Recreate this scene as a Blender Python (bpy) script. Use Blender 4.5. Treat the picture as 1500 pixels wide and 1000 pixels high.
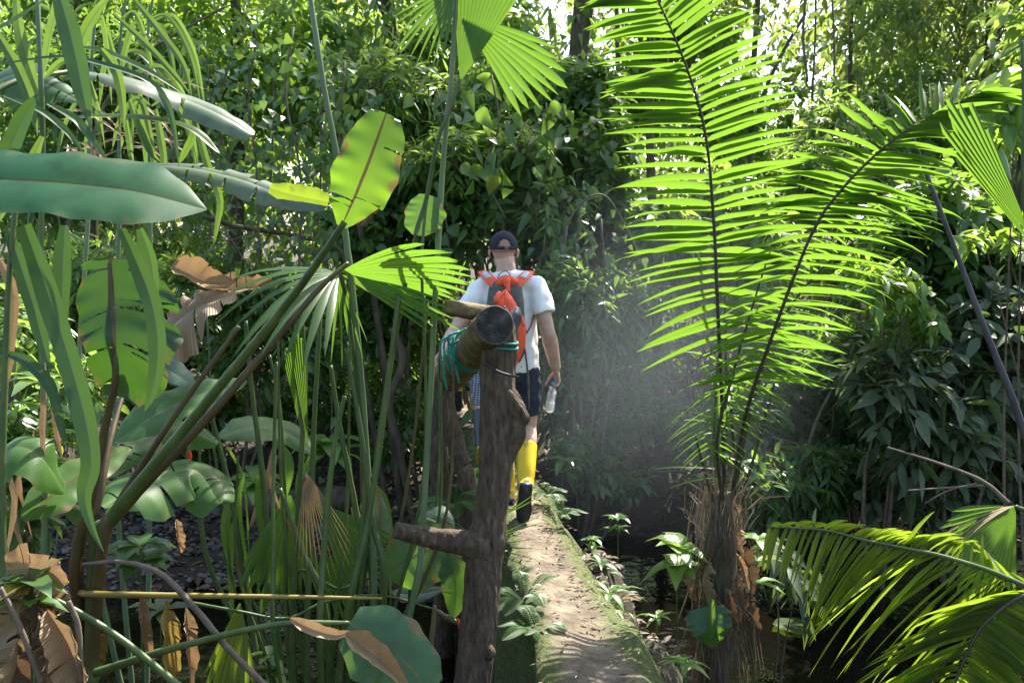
import bpy, math, random
import numpy as np
from mathutils import Vector, Matrix, noise as mnoise

for o in list(bpy.data.objects):
    bpy.data.objects.remove(o)
scene = bpy.context.scene
COL = scene.collection
R = math.radians

# ------------------------------------------------------------------ camera
F = 1400.0                                   # focal length in photo pixels (1500 wide)
PITCH = R(4.8)
CAM = np.array([0.0, 0.0, 1.6])
FWD = np.array([0, math.cos(PITCH), -math.sin(PITCH)])
UPV = np.array([0, math.sin(PITCH), math.cos(PITCH)])
cam_d = bpy.data.cameras.new('camera')
cam = bpy.data.objects.new('camera', cam_d)
COL.objects.link(cam)
cam.location = CAM
cam.rotation_euler = (R(90) - PITCH, 0, 0)
cam_d.sensor_width = 36
cam_d.lens = 36 * F / 1500
cam_d.clip_end = 500
cam_d.clip_start = 0.05
scene.camera = cam

# ------------------------------------------------------------------ world, sun, exposure
SUN_EL, SUN_AZ = R(52), R(30)                # azimuth measured to the right of the view direction
w = bpy.data.worlds.new('World')
scene.world = w
w.use_nodes = True
nt = w.node_tree
bg = nt.nodes['Background']
sky = nt.nodes.new('ShaderNodeTexSky')
sky.sky_type = 'NISHITA'
sky.sun_disc = False
sky.sun_elevation = SUN_EL
sky.sun_rotation = SUN_AZ
sky.dust_density = 2.5
sky.air_density = 1.2
nt.links.new(sky.outputs[0], bg.inputs[0])
bg.inputs[1].default_value = 0.125
sd = bpy.data.lights.new('sun', 'SUN')
sun = bpy.data.objects.new('sun', sd)
COL.objects.link(sun)
sd.energy = 5.0
sd.angle = R(0.5)
sd.color = (1.0, 0.94, 0.82)
SDIR = np.array([math.sin(SUN_AZ) * math.cos(SUN_EL), math.cos(SUN_AZ) * math.cos(SUN_EL), math.sin(SUN_EL)])
sun.rotation_euler = Vector(SDIR).to_track_quat('Z', 'Y').to_euler()
sun.location = (8, 8, 20)
scene.view_settings.view_transform = 'Standard'
scene.view_settings.look = 'None'
scene.view_settings.gamma = 1
scene.view_settings.exposure = 1.8
scene.render.engine = 'CYCLES'
cy = scene.cycles
cy.max_bounces = 7
cy.diffuse_bounces = 4
cy.glossy_bounces = 3
cy.transmission_bounces = 5
cy.transparent_max_bounces = 8
cy.volume_bounces = 0
cy.caustics_reflective = False
cy.caustics_refractive = False
cy.use_denoising = True
cy.sample_clamp_indirect = 6


# ------------------------------------------------------------------ helpers
def P(px, py, d):
    return CAM + d * (FWD + np.array([1.0, 0, 0]) * (px - 750) / F + UPV * (500 - py) / F)


def PP(pts, d):
    ds = d if isinstance(d, (list, tuple)) else [d] * len(pts)
    if len(ds) == 2 and len(pts) != 2:
        ds = np.linspace(ds[0], ds[1], len(pts))
    return np.array([P(a, b, q) for (a, b), q in zip(pts, ds)])


def nrm(v):
    v = np.asarray(v, float)
    n = np.linalg.norm(v, axis=-1, keepdims=True)
    return v / np.maximum(n, 1e-9)


def smooth(a, b, x):
    t = np.clip((np.asarray(x, float) - a) / (b - a), 0, 1)
    return t * t * (3 - 2 * t)


def spline(pts, n):
    pts = np.asarray(pts, float)
    if len(pts) == 2:
        t = np.linspace(0, 1, n)[:, None]
        return pts[0] * (1 - t) + pts[1] * t
    p = np.vstack([2 * pts[0] - pts[1], pts, 2 * pts[-1] - pts[-2]])
    m = len(pts) - 1
    out = []
    for u in np.linspace(0, m, n):
        i = min(int(u), m - 1)
        t = u - i
        a, b, c, d = p[i], p[i + 1], p[i + 2], p[i + 3]
        out.append(0.5 * ((2 * b) + (-a + c) * t + (2 * a - 5 * b + 4 * c - d) * t * t + (-a + 3 * b - 3 * c + d) * t ** 3))
    return np.array(out)


def interp(vals, n):
    vals = np.atleast_1d(np.asarray(vals, float))
    if len(vals) == 1:
        return np.full(n, vals[0])
    return np.interp(np.linspace(0, 1, n), np.linspace(0, 1, len(vals)), vals)


class MB:
    """collects vertices and faces of one mesh"""
    def __init__(self):
        self.V, self.F, self.A, self.MI, self.n = [], [], [], [], 0

    def add(self, v, f, a=None, mi=0):
        v = np.asarray(v, float).reshape(-1, 3)
        if a is None:
            a = np.zeros((len(v), 3))
        self.V.append(v)
        self.A.append(np.asarray(a, float).reshape(-1, 3))
        if isinstance(f, np.ndarray):
            fs = [f + self.n]
        else:
            by = {}
            for q in f:
                by.setdefault(len(q), []).append(q)
            fs = [np.array(x, int) + self.n for x in by.values()]
        for x in fs:
            self.F.append(x)
            self.MI.append(np.full(len(x), mi))
        self.n += len(v)
        return self

    def build(self, name, mats, parent=None, loc=(0, 0, 0), smooth_=True):
        me = bpy.data.meshes.new(name)
        V = np.vstack(self.V) - np.asarray(loc, float)
        me.vertices.add(len(V))
        me.vertices.foreach_set('co', V.astype(np.float32).ravel())
        lt = np.concatenate([np.full(len(f), f.shape[1]) for f in self.F])
        lv = np.concatenate([f.ravel() for f in self.F])
        me.loops.add(len(lv))
        me.loops.foreach_set('vertex_index', lv.astype(np.int32))
        me.polygons.add(len(lt))
        me.polygons.foreach_set('loop_start', np.concatenate([[0], np.cumsum(lt)[:-1]]).astype(np.int32))
        me.polygons.foreach_set('loop_total', lt.astype(np.int32))
        me.polygons.foreach_set('material_index', np.concatenate(self.MI).astype(np.int32))
        me.polygons.foreach_set('use_smooth', np.full(len(lt), smooth_))
        at = me.attributes.new('lf', 'FLOAT_VECTOR', 'POINT')
        at.data.foreach_set('vector', np.vstack(self.A).astype(np.float32).ravel())
        me.update(calc_edges=True)
        for m in (mats if isinstance(mats, (list, tuple)) else [mats]):
            me.materials.append(m)
        o = bpy.data.objects.new(name, me)
        COL.objects.link(o)
        if parent is not None:
            o.parent = parent
        else:
            o.location = loc
        return o


def tag(o, label=None, cat=None, group=None, kind=None):
    if label: o['label'] = label
    if cat: o['category'] = cat
    if group: o['group'] = group
    if kind: o['kind'] = kind
    return o


def thing(name, label, cat, loc, group=None):
    o = bpy.data.objects.new(name, None)
    COL.objects.link(o)
    o.empty_display_size = 0.1
    o.location = loc
    return tag(o, label, cat, group)


def part(name, mb, mats, root, parent=None, smooth_=True, label=None):
    o = mb.build(name, mats, parent or root, loc=tuple(root.location), smooth_=smooth_)
    if label: o['label'] = label
    return o


def solo(name, mb, mats, label, cat, loc, group=None, kind=None, smooth_=True):
    return tag(mb.build(name, mats, None, loc, smooth_), label, cat, group, kind)


def frames(pts, ref=None):
    T = np.gradient(pts, axis=0)
    T = nrm(T)
    if ref is None:
        t0 = T[0]
        ref = np.array([0, 0, 1.0]) if abs(t0[2]) < 0.8 else np.array([0, 1.0, 0])
        A = np.zeros_like(T)
        a = nrm(np.cross(T[0], ref))
        for i in range(len(T)):
            a = nrm(a - T[i] * np.dot(a, T[i]))
            A[i] = a
    else:
        A = nrm(np.cross(T, np.asarray(ref, float)))
    B = np.cross(A, T)
    return T, A, B


def etube(mb, pts, ra, rb=None, n=8, ref=None, cap=True, seg=None, rough=0.0, seed=0, mi=0, raw=False):
    """tube with elliptical rings along a smooth line"""
    pts = np.asarray(pts, float)
    if not raw:
        m = seg or max(6, 4 * len(pts))
        ra = interp(ra, m)
        rb = ra if rb is None else interp(rb, m)
        pts = spline(pts, m)
    else:
        m = len(pts)
        ra = interp(ra, m)
        rb = ra if rb is None else interp(rb, m)
    T, A, B = frames(pts, ref)
    th = np.linspace(0, 2 * math.pi, n, endpoint=False)
    rng = np.random.RandomState(seed)
    V = np.zeros((m, n, 3))
    lc = np.concatenate([[0], np.cumsum(np.linalg.norm(np.diff(pts, axis=0), axis=1))]) / max(1e-4, float(np.mean(ra)))
    for i in range(m):
        k = 1.0
        if rough:
            k = 1 + rough * np.array([mnoise.noise(Vector((math.cos(t) * 1.6 + seed * 7.3, math.sin(t) * 1.6, lc[i] * 0.33))) +
                                      0.5 * mnoise.noise(Vector((math.cos(t) * 4 + seed, math.sin(t) * 4, lc[i] * 0.7))) + 0.3 * mnoise.noise(Vector((math.cos(t) * 11 + seed, math.sin(t) * 11, lc[i] * 1.3))) for t in th])[:, None]
        V[i] = pts[i] + k * (A[i] * (ra[i] * np.cos(th))[:, None] + B[i] * (rb[i] * np.sin(th))[:, None])
    idx = np.arange(m * n).reshape(m, n)
    f = np.stack([idx[:-1], np.roll(idx[:-1], -1, 1), np.roll(idx[1:], -1, 1), idx[1:]], -1).reshape(-1, 4)
    ln = np.concatenate([[0], np.cumsum(np.linalg.norm(np.diff(pts, axis=0), axis=1))])
    a = np.zeros((m, n, 3))
    a[:, :, 0] = ln[:, None]
    a[:, :, 1] = (th / (2 * math.pi))[None, :]
    a[:, :, 2] = rng.rand()
    base = mb.n
    mb.add(V.reshape(-1, 3), f, a.reshape(-1, 3), mi)
    if cap:
        mb.F.append(np.array([idx[0][::-1]]) + base); mb.MI.append(np.full(1, mi))
        mb.F.append(np.array([idx[-1]]) + base); mb.MI.append(np.full(1, mi))
    return mb


def ball(mb, c, r, nu=14, nv=10, mi=0):
    r = np.array(r if hasattr(r, '__len__') else (r, r, r), float)
    u = np.linspace(0, 2 * math.pi, nu, endpoint=False)
    v = np.linspace(0.02, math.pi - 0.02, nv)
    V = np.array([[(math.cos(a) * math.sin(b), math.sin(a) * math.sin(b), math.cos(b)) for a in u] for b in v]).reshape(-1, 3) * r + np.asarray(c)
    idx = np.arange(nu * nv).reshape(nv, nu)
    f = np.stack([idx[:-1], idx[1:], np.roll(idx[1:], -1, 1), np.roll(idx[:-1], -1, 1)], -1).reshape(-1, 4)
    b0 = mb.n
    mb.add(V, f, None, mi)
    mb.F.append(np.array([idx[0]]) + b0); mb.MI.append(np.full(1, mi))
    mb.F.append(np.array([idx[-1][::-1]]) + b0); mb.MI.append(np.full(1, mi))
    return mb


PROF = {
    'leaf': ([0, .12, .36, .68, 1], [.03, .55, 1, .72, .02]),
    'lance': ([0, .1, .3, .6, .85, 1], [.05, .6, 1, .75, .3, .02]),
    'round': ([0, .12, .4, .75, .93, 1], [.1, .7, 1, .9, .45, .05]),
    'small': ([0, .4, .75, 1], [.06, 1, .65, .03]),
    'heart': ([0, .06, .25, .6, 1], [.25, .85, 1, .6, .02]),
    'blade': ([0, .08, .25, .5, .75, .9, 1], [.35, .8, 1, .92, .6, .3, .02]),
    'strap': ([0, .1, .25, .4, .55, .7, .85, 1], [.5, .85, 1, 1, .9, .7, .4, .02]),
}


def blades(mb, B, D, N, L, W, droop=0.0, prof='leaf', fold=0.15, rng=None, g=(0, 0, -1), mi=0, rnd=None):
    """many leaves at once: N origins B, directions D, upper normals N"""
    B = np.asarray(B, float).reshape(-1, 3)
    n = len(B)
    D = nrm(np.broadcast_to(D, (n, 3)))
    N = np.broadcast_to(N, (n, 3))
    L = np.broadcast_to(L, (n,)).astype(float)
    W = np.broadcast_to(W, (n,)).astype(float)
    droop = np.broadcast_to(droop, (n,)).astype(float)
    S = nrm(np.cross(D, N))
    N2 = np.cross(S, D)
    t, wv = map(np.array, PROF[prof])
    k = len(t)
    C = B[:, None] + D[:, None] * (L[:, None] * t)[:, :, None] + np.asarray(g, float) * ((droop * L)[:, None] * t ** 2)[:, :, None]
    hw = (W[:, None] * 0.5 * wv)[:, :, None]
    V = np.stack([C - S[:, None] * hw + N2[:, None] * hw * fold * 2, C, C + S[:, None] * hw + N2[:, None] * hw * fold * 2], 2)
    a = np.zeros((n, k, 3, 3))
    a[..., 0] = (L[:, None] * t)[:, :, None]
    a[..., 1] = np.array([-1, 0, 1])
    if rnd is None:
        rnd = (rng or np.random.RandomState(1)).rand(n)
    a[..., 2] = np.asarray(rnd)[:, None, None]
    idx = np.arange(n * k * 3).reshape(n, k, 3)
    f = np.stack([idx[:, :-1, :-1], idx[:, :-1, 1:], idx[:, 1:, 1:], idx[:, 1:, :-1]], -1).reshape(-1, 4)
    mb.add(V.reshape(-1, 3), f, a.reshape(-1, 3), mi)
    return mb


def broad(mb, pts, hwl, hwr=None, up=(0, 0, 1), fold=0.25, curl=0.25, wave=0.04, tears=0, seed=0, nt=44, ns=6, prof=None, blunt=False, mi=0):
    """broad or strap leaf along a 3D midrib; tears split the blade along side veins"""
    rng = np.random.RandomState(seed)
    if tears: nt = max(nt, 90)
    p = spline(pts, nt)
    T = nrm(np.gradient(p, axis=0))
    up = np.asarray(up, float)
    if up.ndim == 2:
        up = np.stack([np.interp(np.linspace(0, 1, nt), np.linspace(0, 1, len(up)), up[:, k]) for k in range(3)], 1)
    S = nrm(np.cross(T, up))
    N = np.cross(S, T)
    t = np.linspace(0, 1, nt)
    if prof is None:
        prof = np.minimum(1, (t / 0.22 + 0.05)) ** 0.7 * (np.clip(1 - t, 0, 1) / 0.45).clip(0, 1) ** (0.35 if blunt else 0.62)
        if blunt: prof = prof * (1 - 0.25 * (t > 0.97))
    else:
        prof = interp(prof, nt)
    hwr = hwl if hwr is None else hwr
    ln = np.concatenate([[0], np.cumsum(np.linalg.norm(np.diff(p, axis=0), axis=1))])
    for side, hw in ((-1, hwl), (1, hwr)):
        s = np.linspace(0, 1, ns + 1)
        cut = sorted(rng.choice(np.arange(6, nt - 3), min(tears, nt - 12), replace=False)) if tears else []
        dro = np.zeros(nt); c = 0.0
        for i in range(nt):
            if i in cut: c = rng.uniform(-0.1, 0.45)
            dro[i] = c
        ph = rng.uniform(0, 6.28, 3)
        w = prof * hw * (1 + 0.05 * np.sin(t * 23 + ph[0]) * (1 - 0.5 * t))
        wv = wave * (np.sin(t * 17 + ph[1]) + 0.6 * np.sin(t * 41 + ph[2]))
        V = np.zeros((nt, ns + 1, 3)); a = np.zeros((nt, ns + 1, 3))
        for j in range(ns + 1):
            off = fold * s[j] - curl * s[j] ** 2 + wv * s[j] ** 2
            sweep = 0.35 * s[j] * w * (0.3 + t)
            V[:, j] = p + S * (side * s[j] * w)[:, None] + N * (off * w)[:, None] + T * (sweep * (t < 0.98))[:, None] * 0.5 - np.array([0, 0, 1.0]) * (dro * s[j] ** 2 * w)[:, None]
            a[:, j, 0] = ln
            a[:, j, 1] = side * s[j]
        a[..., 2] = rng.rand()
        idx = np.arange(nt * (ns + 1)).reshape(nt, ns + 1)
        q = np.stack([idx[:-1, :-1], idx[:-1, 1:], idx[1:, 1:], idx[1:, :-1]], -1)
        keep = np.ones(q.shape[:2], bool)
        for i in cut:
            keep[i - 1, rng.randint(0, 3):] = False
        q = q[keep]
        if side < 0: q = q[:, ::-1]
        mb.add(V.reshape(-1, 3), q.copy(), a.reshape(-1, 3), mi)
    return mb


def fan(mb, c, axis, normal, L, spread, nf=16, joined=0.6, droop=0.3, pleat=0.25, lobes=0, seed=0, mi=0, g=(0, 0, -1), cone=0.0):
    """pleated palmate leaf: nf fingers joined near the hub"""
    rng = np.random.RandomState(seed)
    axis = nrm(axis); normal = nrm(np.asarray(normal) - axis * np.dot(normal, axis))
    side = np.cross(axis, normal)
    da = spread / nf
    rs = np.array([0.02, .15, .3, .45, .6, .72, .84, .93, 1.0])
    for k in range(nf):
        a = -spread / 2 + (k + 0.5) * da
        gap = 0
        if lobes and k % max(1, nf // lobes) == 0: gap = 0.35
        Lk = L * (1 - 0.22 * (abs(a) / (spread / 2 + 1e-6)) ** 2) * rng.uniform(0.9, 1.05)
        jo = joined * rng.uniform(0.85, 1.12)
        d = axis * math.cos(a) + side * math.sin(a) + normal * cone
        sd_ = -axis * math.sin(a) + side * math.cos(a)
        dr = droop * rng.uniform(0.75, 1.3)
        tw = rng.uniform(-.4, .4)
        V = np.zeros((len(rs), 3, 3)); at = np.zeros((len(rs), 3, 3))
        for i, r in enumerate(rs):
            rr = r * Lk
            half = rr * math.tan(da / 2) * 1.0
            if r > jo:
                q = (r - jo) / (1 - jo)
                half = jo * Lk * math.tan(da / 2) * (1 + .25 * q) * max(0.03, (1 - q) ** 0.8)
            cpos = c + d * rr + np.asarray(g, float) * dr * Lk * (r ** 2.2) 
            n2 = normal + sd_ * tw * max(0, r - jo) * 1.5
            V[i, 0] = cpos - sd_ * half - n2 * half * pleat * 2
            V[i, 1] = cpos
            V[i, 2] = cpos + sd_ * half - n2 * half * pleat * 2
            at[i, :, 0] = rr
            at[i, :, 1] = (-1, 0, 1)
        at[..., 2] = rng.uniform(.3, .7)
        idx = np.arange(len(rs) * 3).reshape(len(rs), 3)
        f = np.stack([idx[:-1, :-1], idx[:-1, 1:], idx[1:, 1:], idx[1:, :-1]], -1).reshape(-1, 4)
        mb.add(V.reshape(-1, 3), f, at.reshape(-1, 3), mi)
    return mb


# ------------------------------------------------------------------ materials
def mat_new(name):
    m = bpy.data.materials.new(name)
    m.use_nodes = True
    t = m.node_tree
    t.nodes.clear()
    out = t.nodes.new('ShaderNodeOutputMaterial')
    return m, t, out


def N_(t, typ, **kw):
    n = t.nodes.new(typ)
    for k, v in kw.items():
        if k.startswith('i_'):
            key = k[2:]
            n.inputs[int(key) if key.isdigit() else key].default_value = v
        else:
            setattr(n, k, v)
    return n


def ramp(t, fac, stops):
    r = t.nodes.new('ShaderNodeValToRGB')
    el = r.color_ramp.elements
    while len(el) < len(stops): el.new(0.5)
    for e, (p, c) in zip(el, stops):
        e.position = p
        e.color = (*c, 1) if len(c) == 3 else c
    t.links.new(fac, r.inputs[0])
    return r.outputs[0]


def math_(t, op, a, b=None, clamp=False):
    n = N_(t, 'ShaderNodeMath', operation=op, use_clamp=clamp)
    for i, x in enumerate((a, b)):
        if x is None: continue
        if hasattr(x, 'links'): t.links.new(x, n.inputs[i])
        else: n.inputs[i].default_value = x
    return n.outputs[0]


def mixc(t, fac, a, b, mode='MIX'):
    n = N_(t, 'ShaderNodeMix', data_type='RGBA', blend_type=mode)
    for i, x in ((0, fac), (6, a), (7, b)):
        if hasattr(x, 'links'): t.links.new(x, n.inputs[i])
        elif i == 0: n.inputs[0].default_value = x
        else: n.inputs[i].default_value = (*x, 1)
    return n.outputs[2]


def leafmat(name, c1, c2, tc, rough=.42, tf=.45, veins=0.0, vf=160.0, rib=None, spots=0.0, spotc=(.1, .06, .02), spec=.5, bump=.0, old=None, lines=0, edge=0.0):
    m, t, out = mat_new(name)
    at = N_(t, 'ShaderNodeAttribute', attribute_name='lf')
    sp = N_(t, 'ShaderNodeSeparateXYZ')
    t.links.new(at.outputs['Vector'], sp.inputs[0])
    x, s, r = sp.outputs
    geo = N_(t, 'ShaderNodeNewGeometry')
    col = mixc(t, r, c1, c2)
    if old is not None:                                   # a few yellowing or browning leaves
        col = mixc(t, math_(t, 'GREATER_THAN', r, old[0]), col, old[1])
    abss = math_(t, 'ABSOLUTE', s)
    if veins:
        ph = math_(t, 'SUBTRACT', math_(t, 'MULTIPLY', x, vf), math_(t, 'MULTIPLY', abss, 6.0))
        wv = math_(t, 'SINE', ph)
        v = math_(t, 'MULTIPLY', math_(t, 'ADD', wv, 1.0), 0.5 * veins)
        col = mixc(t, v, col, tuple(min(1, k * 1.9) for k in c2))
    if lines:
        lv = math_(t, 'SINE', math_(t, 'MULTIPLY', s, lines))
        col = mixc(t, math_(t, 'MULTIPLY', math_(t, 'ADD', lv, 1.0), .16), col, tuple(k * .4 for k in c1))
    if rib:
        col = mixc(t, math_(t, 'LESS_THAN', abss, 0.05), col, rib)
    nz = N_(t, 'ShaderNodeTexNoise', i_Scale=9.0, i_Detail=4.0)
    t.links.new(geo.outputs['Position'], nz.inputs['Vector'])
    col = mixc(t, math_(t, 'MULTIPLY', nz.outputs[0], 0.55), col, tuple(k * 0.55 for k in c1))
    if spots:
        n2 = N_(t, 'ShaderNodeTexNoise', i_Scale=26.0, i_Detail=3.0)
        t.links.new(geo.outputs['Position'], n2.inputs['Vector'])
        sm = ramp(t, n2.outputs[0], [(0.62, (0, 0, 0)), (0.70, (1, 1, 1))])
        col = mixc(t, math_(t, 'MULTIPLY', sm, spots), col, spotc)
    if edge:
        n3 = N_(t, 'ShaderNodeTexNoise', i_Scale=14.0, i_Detail=4.0)
        t.links.new(geo.outputs['Position'], n3.inputs['Vector'])
        ek = ramp(t, math_(t, 'ADD', math_(t, 'MULTIPLY', abss, .55), math_(t, 'MULTIPLY', n3.outputs[0], .8)), [(.93, (0, 0, 0)), (.98, (1, 1, 1))])
        ek = math_(t, 'MULTIPLY', ek, edge)
        col = mixc(t, ek, col, (.2, .13, .05))
        dk = ramp(t, n3.outputs[0], [(.36, (1, 1, 1)), (.52, (0, 0, 0))])
        col = mixc(t, math_(t, 'MULTIPLY', dk, .45), col, tuple(k * .4 for k in c1))
    pb = N_(t, 'ShaderNodeBsdfPrincipled', i_Roughness=rough)
    pb.inputs['Specular IOR Level'].default_value = spec
    t.links.new(col, pb.inputs['Base Color'])
    tcm = mixc(t, 0.75, col, tc)
    tcm = mixc(t, math_(t, 'MULTIPLY', r, 0.5), tcm, tuple(k * .55 for k in tc))
    if spots:
        tcm = mixc(t, math_(t, 'MULTIPLY', sm, spots), tcm, spotc)
    if edge:
        tcm = mixc(t, ek, tcm, (.22, .12, .03))
    if rib:
        tcm = mixc(t, math_(t, 'LESS_THAN', abss, 0.05), tcm, tuple(k * .4 for k in rib))
    tl = N_(t, 'ShaderNodeBsdfTranslucent')
    t.links.new(tcm, tl.inputs[0])
    if veins and bump:
        b = N_(t, 'ShaderNodeBump', i_Strength=bump, i_Distance=0.004)
        t.links.new(wv, b.inputs['Height'])
        t.links.new(b.outputs[0], pb.inputs['Normal'])
    mx = N_(t, 'ShaderNodeMixShader', i_0=tf)
    t.links.new(pb.outputs[0], mx.inputs[1])
    t.links.new(tl.outputs[0], mx.inputs[2])
    t.links.new(mx.outputs[0], out.inputs[0])
    return m


def solid(name, stops, scale=8.0, rough=.7, bump=.0, stretch=(1, 1, 1), detail=6.0, spec=.4, dist=.01, coord='Object', moss=None, top_moss=None, metallic=0.0, sub=None):
    m, t, out = mat_new(name)
    tc = N_(t, 'ShaderNodeTexCoord')
    mp = N_(t, 'ShaderNodeMapping')
    mp.inputs['Scale'].default_value = stretch
    t.links.new(tc.outputs[coord], mp.inputs[0])
    nz = N_(t, 'ShaderNodeTexNoise', i_Scale=scale, i_Detail=detail, i_Roughness=.62)
    t.links.new(mp.outputs[0], nz.inputs['Vector'])
    col = ramp(t, nz.outputs[0], stops)
    if moss:
        n2 = N_(t, 'ShaderNodeTexNoise', i_Scale=moss[1], i_Detail=5.0)
        t.links.new(tc.outputs[coord], n2.inputs['Vector'])
        k = ramp(t, n2.outputs[0], [(moss[2], (0, 0, 0)), (min(1, moss[2] + .12), (1, 1, 1))])
        col = mixc(t, k, col, moss[0])
    pb = N_(t, 'ShaderNodeBsdfPrincipled', i_Roughness=rough)
    pb.inputs['Specular IOR Level'].default_value = spec
    pb.inputs['Metallic'].default_value = metallic
    if sub:
        pb.inputs['Subsurface Weight'].default_value = sub
        pb.inputs['Subsurface Radius'].default_value = (.012, .004, .002)
    t.links.new(col, pb.inputs['Base Color'])
    if bump:
        b = N_(t, 'ShaderNodeBump', i_Strength=bump, i_Distance=dist)
        t.links.new(nz.outputs[0], b.inputs['Height'])
        t.links.new(b.outputs[0], pb.inputs['Normal'])
    t.links.new(pb.outputs[0], out.inputs[0])
    return m


M = {}
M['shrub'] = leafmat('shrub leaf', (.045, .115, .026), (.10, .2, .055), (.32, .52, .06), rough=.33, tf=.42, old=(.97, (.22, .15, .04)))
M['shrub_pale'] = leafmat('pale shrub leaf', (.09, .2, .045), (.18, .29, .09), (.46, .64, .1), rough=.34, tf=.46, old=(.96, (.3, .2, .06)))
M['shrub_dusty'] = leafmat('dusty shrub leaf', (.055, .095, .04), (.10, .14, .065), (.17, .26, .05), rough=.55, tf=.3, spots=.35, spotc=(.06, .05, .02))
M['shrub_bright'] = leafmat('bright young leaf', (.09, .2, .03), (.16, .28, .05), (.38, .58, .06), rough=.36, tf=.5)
M['forest'] = leafmat('forest leaf', (.06, .13, .035), (.15, .22, .06), (.44, .56, .1), rough=.42, tf=.45, old=(.86, (.26, .17, .05)))
M['heart'] = leafmat('vine leaf', (.04, .105, .03), (.08, .17, .055), (.28, .46, .05), rough=.33, tf=.38)
M['palm'] = leafmat('feather palm leaflet', (.05, .12, .018), (.08, .17, .022), (.21, .39, .03), rough=.4, tf=.55)
M['palm_old'] = leafmat('older palm leaflet', (.05, .1, .02), (.08, .13, .025), (.42, .58, .03), rough=.38, tf=.6, spots=.3, spotc=(.12, .07, .02))
M['fan'] = leafmat('fan palm leaf', (.045, .12, .025), (.075, .17, .035), (.20, .38, .028), rough=.4, tf=.5, spec=.5, lines=9)
M['banana'] = leafmat('broad leaf', (.03, .10, .035), (.05, .14, .05), (.19, .38, .02), rough=.4, tf=.42, veins=.06, vf=950, rib=(.16, .2, .05), bump=.05, spec=.6, edge=.8)
M['banana_lit'] = leafmat('lit broad leaf', (.06, .16, .02), (.09, .2, .03), (.25, .45, .02), rough=.38, tf=.55, veins=.16, vf=950, rib=(.2, .13, .04), bump=.05, edge=.8)  # lit copy of the broad leaf, backlit brightness put into its colours
M['banana_sheen'] = leafmat('waxy broad leaf', (.10, .16, .10), (.16, .22, .14), (.3, .4, .06), rough=.32, tf=.35, veins=.06, vf=950, rib=(.2, .22, .1), bump=.05, spec=.6, spots=.25, spotc=(.2, .17, .05), edge=.8)  # pale silver base colour stands in for sheen on the blade
M['sheened'] = leafmat('bluish waxy broad leaf', (.012, .075, .028), (.02, .10, .038), (.2, .4, .05), rough=.5, tf=.3, veins=.25, vf=900, rib=(.05, .085, .02), bump=.02, spec=.22, edge=.25)  # bluish green base stands in for reflected sky, specular kept low
M['banana_shaded'] = leafmat('shaded broad leaf', (.018, .06, .02), (.03, .085, .03), (.10, .24, .012), rough=.4, tf=.3, veins=.06, vf=950, rib=(.12, .09, .03), bump=.05, edge=.5)  # shaded copy of the broad leaf, darkened and less translucent
M['cane_shaded'] = leafmat('shaded cane leaf', (.018, .075, .022), (.035, .11, .035), (.14, .28, .03), rough=.5, tf=.28, rib=(.14, .2, .12), lines=26)  # cane leaf with foreground shade put into its darker colour
M['banana_sunlit'] = leafmat('sunlit broad leaf', (.06, .15, .03), (.09, .2, .045), (.26, .46, .03), rough=.42, tf=.4, veins=.12, vf=700, rib=(.2, .26, .08), bump=.05, edge=.3)  # sunlit copy of the broad leaf, lightened in its colours
M['cane'] = leafmat('cane leaf', (.04, .11, .025), (.09, .19, .04), (.26, .42, .05), rough=.4, tf=.45, rib=(.14, .2, .08), lines=26)
M['dry_leaf'] = leafmat('dry leaf', (.23, .145, .07), (.40, .29, .165), (.34, .2, .09), rough=.6, tf=.3, veins=.1, vf=700, bump=.3, spots=.3, spotc=(.1, .06, .03))
M['dry_dark'] = leafmat('withered leaf', (.10, .06, .03), (.23, .15, .08), (.18, .1, .045), rough=.65, tf=.2, veins=.12, vf=600, bump=.4, spots=.5, spotc=(.04, .03, .02))
M['stalk_leaf'] = leafmat('yellowed leaf', (.25, .17, .04), (.38, .28, .08), (.4, .26, .06), rough=.55, tf=.35, veins=.1, vf=600, spots=.6, spotc=(.12, .07, .02))
M['dry_fibre'] = leafmat('dry palm thread', (.10, .075, .05), (.28, .22, .15), (.2, .15, .09), rough=.7, tf=.2)
M['litter'] = leafmat('fallen leaf', (.06, .036, .019), (.19, .12, .06), (.2, .1, .04), rough=.6, tf=.15)
M['fern'] = leafmat('fern leaf', (.03, .09, .02), (.07, .15, .03), (.24, .42, .04), rough=.45, tf=.45)
M['stalk'] = solid('green stalk', [(.3, (.025, .05, .012)), (.55, (.06, .10, .022)), (.75, (.12, .14, .045))], 9, .45, .1, (1, 1, .35), moss=((.09, .06, .025), 6.0, .62))
M['stalk_pale'] = solid('pale green stalk', [(.3, (.07, .12, .05)), (.7, (.14, .2, .09))], 10, .45, .08, (1, 1, .3), moss=((.12, .10, .05), 5.0, .62))
M['stalk_brown'] = solid('brown green stalk', [(.3, (.05, .028, .012)), (.55, (.075, .06, .02)), (.75, (.12, .075, .03))], 9, .45, .1, (1, 1, .3))
M['stalk_yellow'] = solid('yellow stalk', [(.3, (.16, .12, .02)), (.7, (.25, .2, .04))], 8, .45, .1, moss=((.10, .08, .03), 5.0, .6))
M['rachis'] = solid('dark palm rib', [(.3, (.02, .016, .01)), (.7, (.05, .04, .02))], 20, .45)
M['bark'] = solid('bark', [(.25, (.028, .02, .012)), (.5, (.085, .065, .042)), (.8, (.17, .14, .10))], 11, .85, 1.0, (1, 1, .35), 9, dist=.02, moss=((.035, .06, .015), 4.0, .55))
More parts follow.
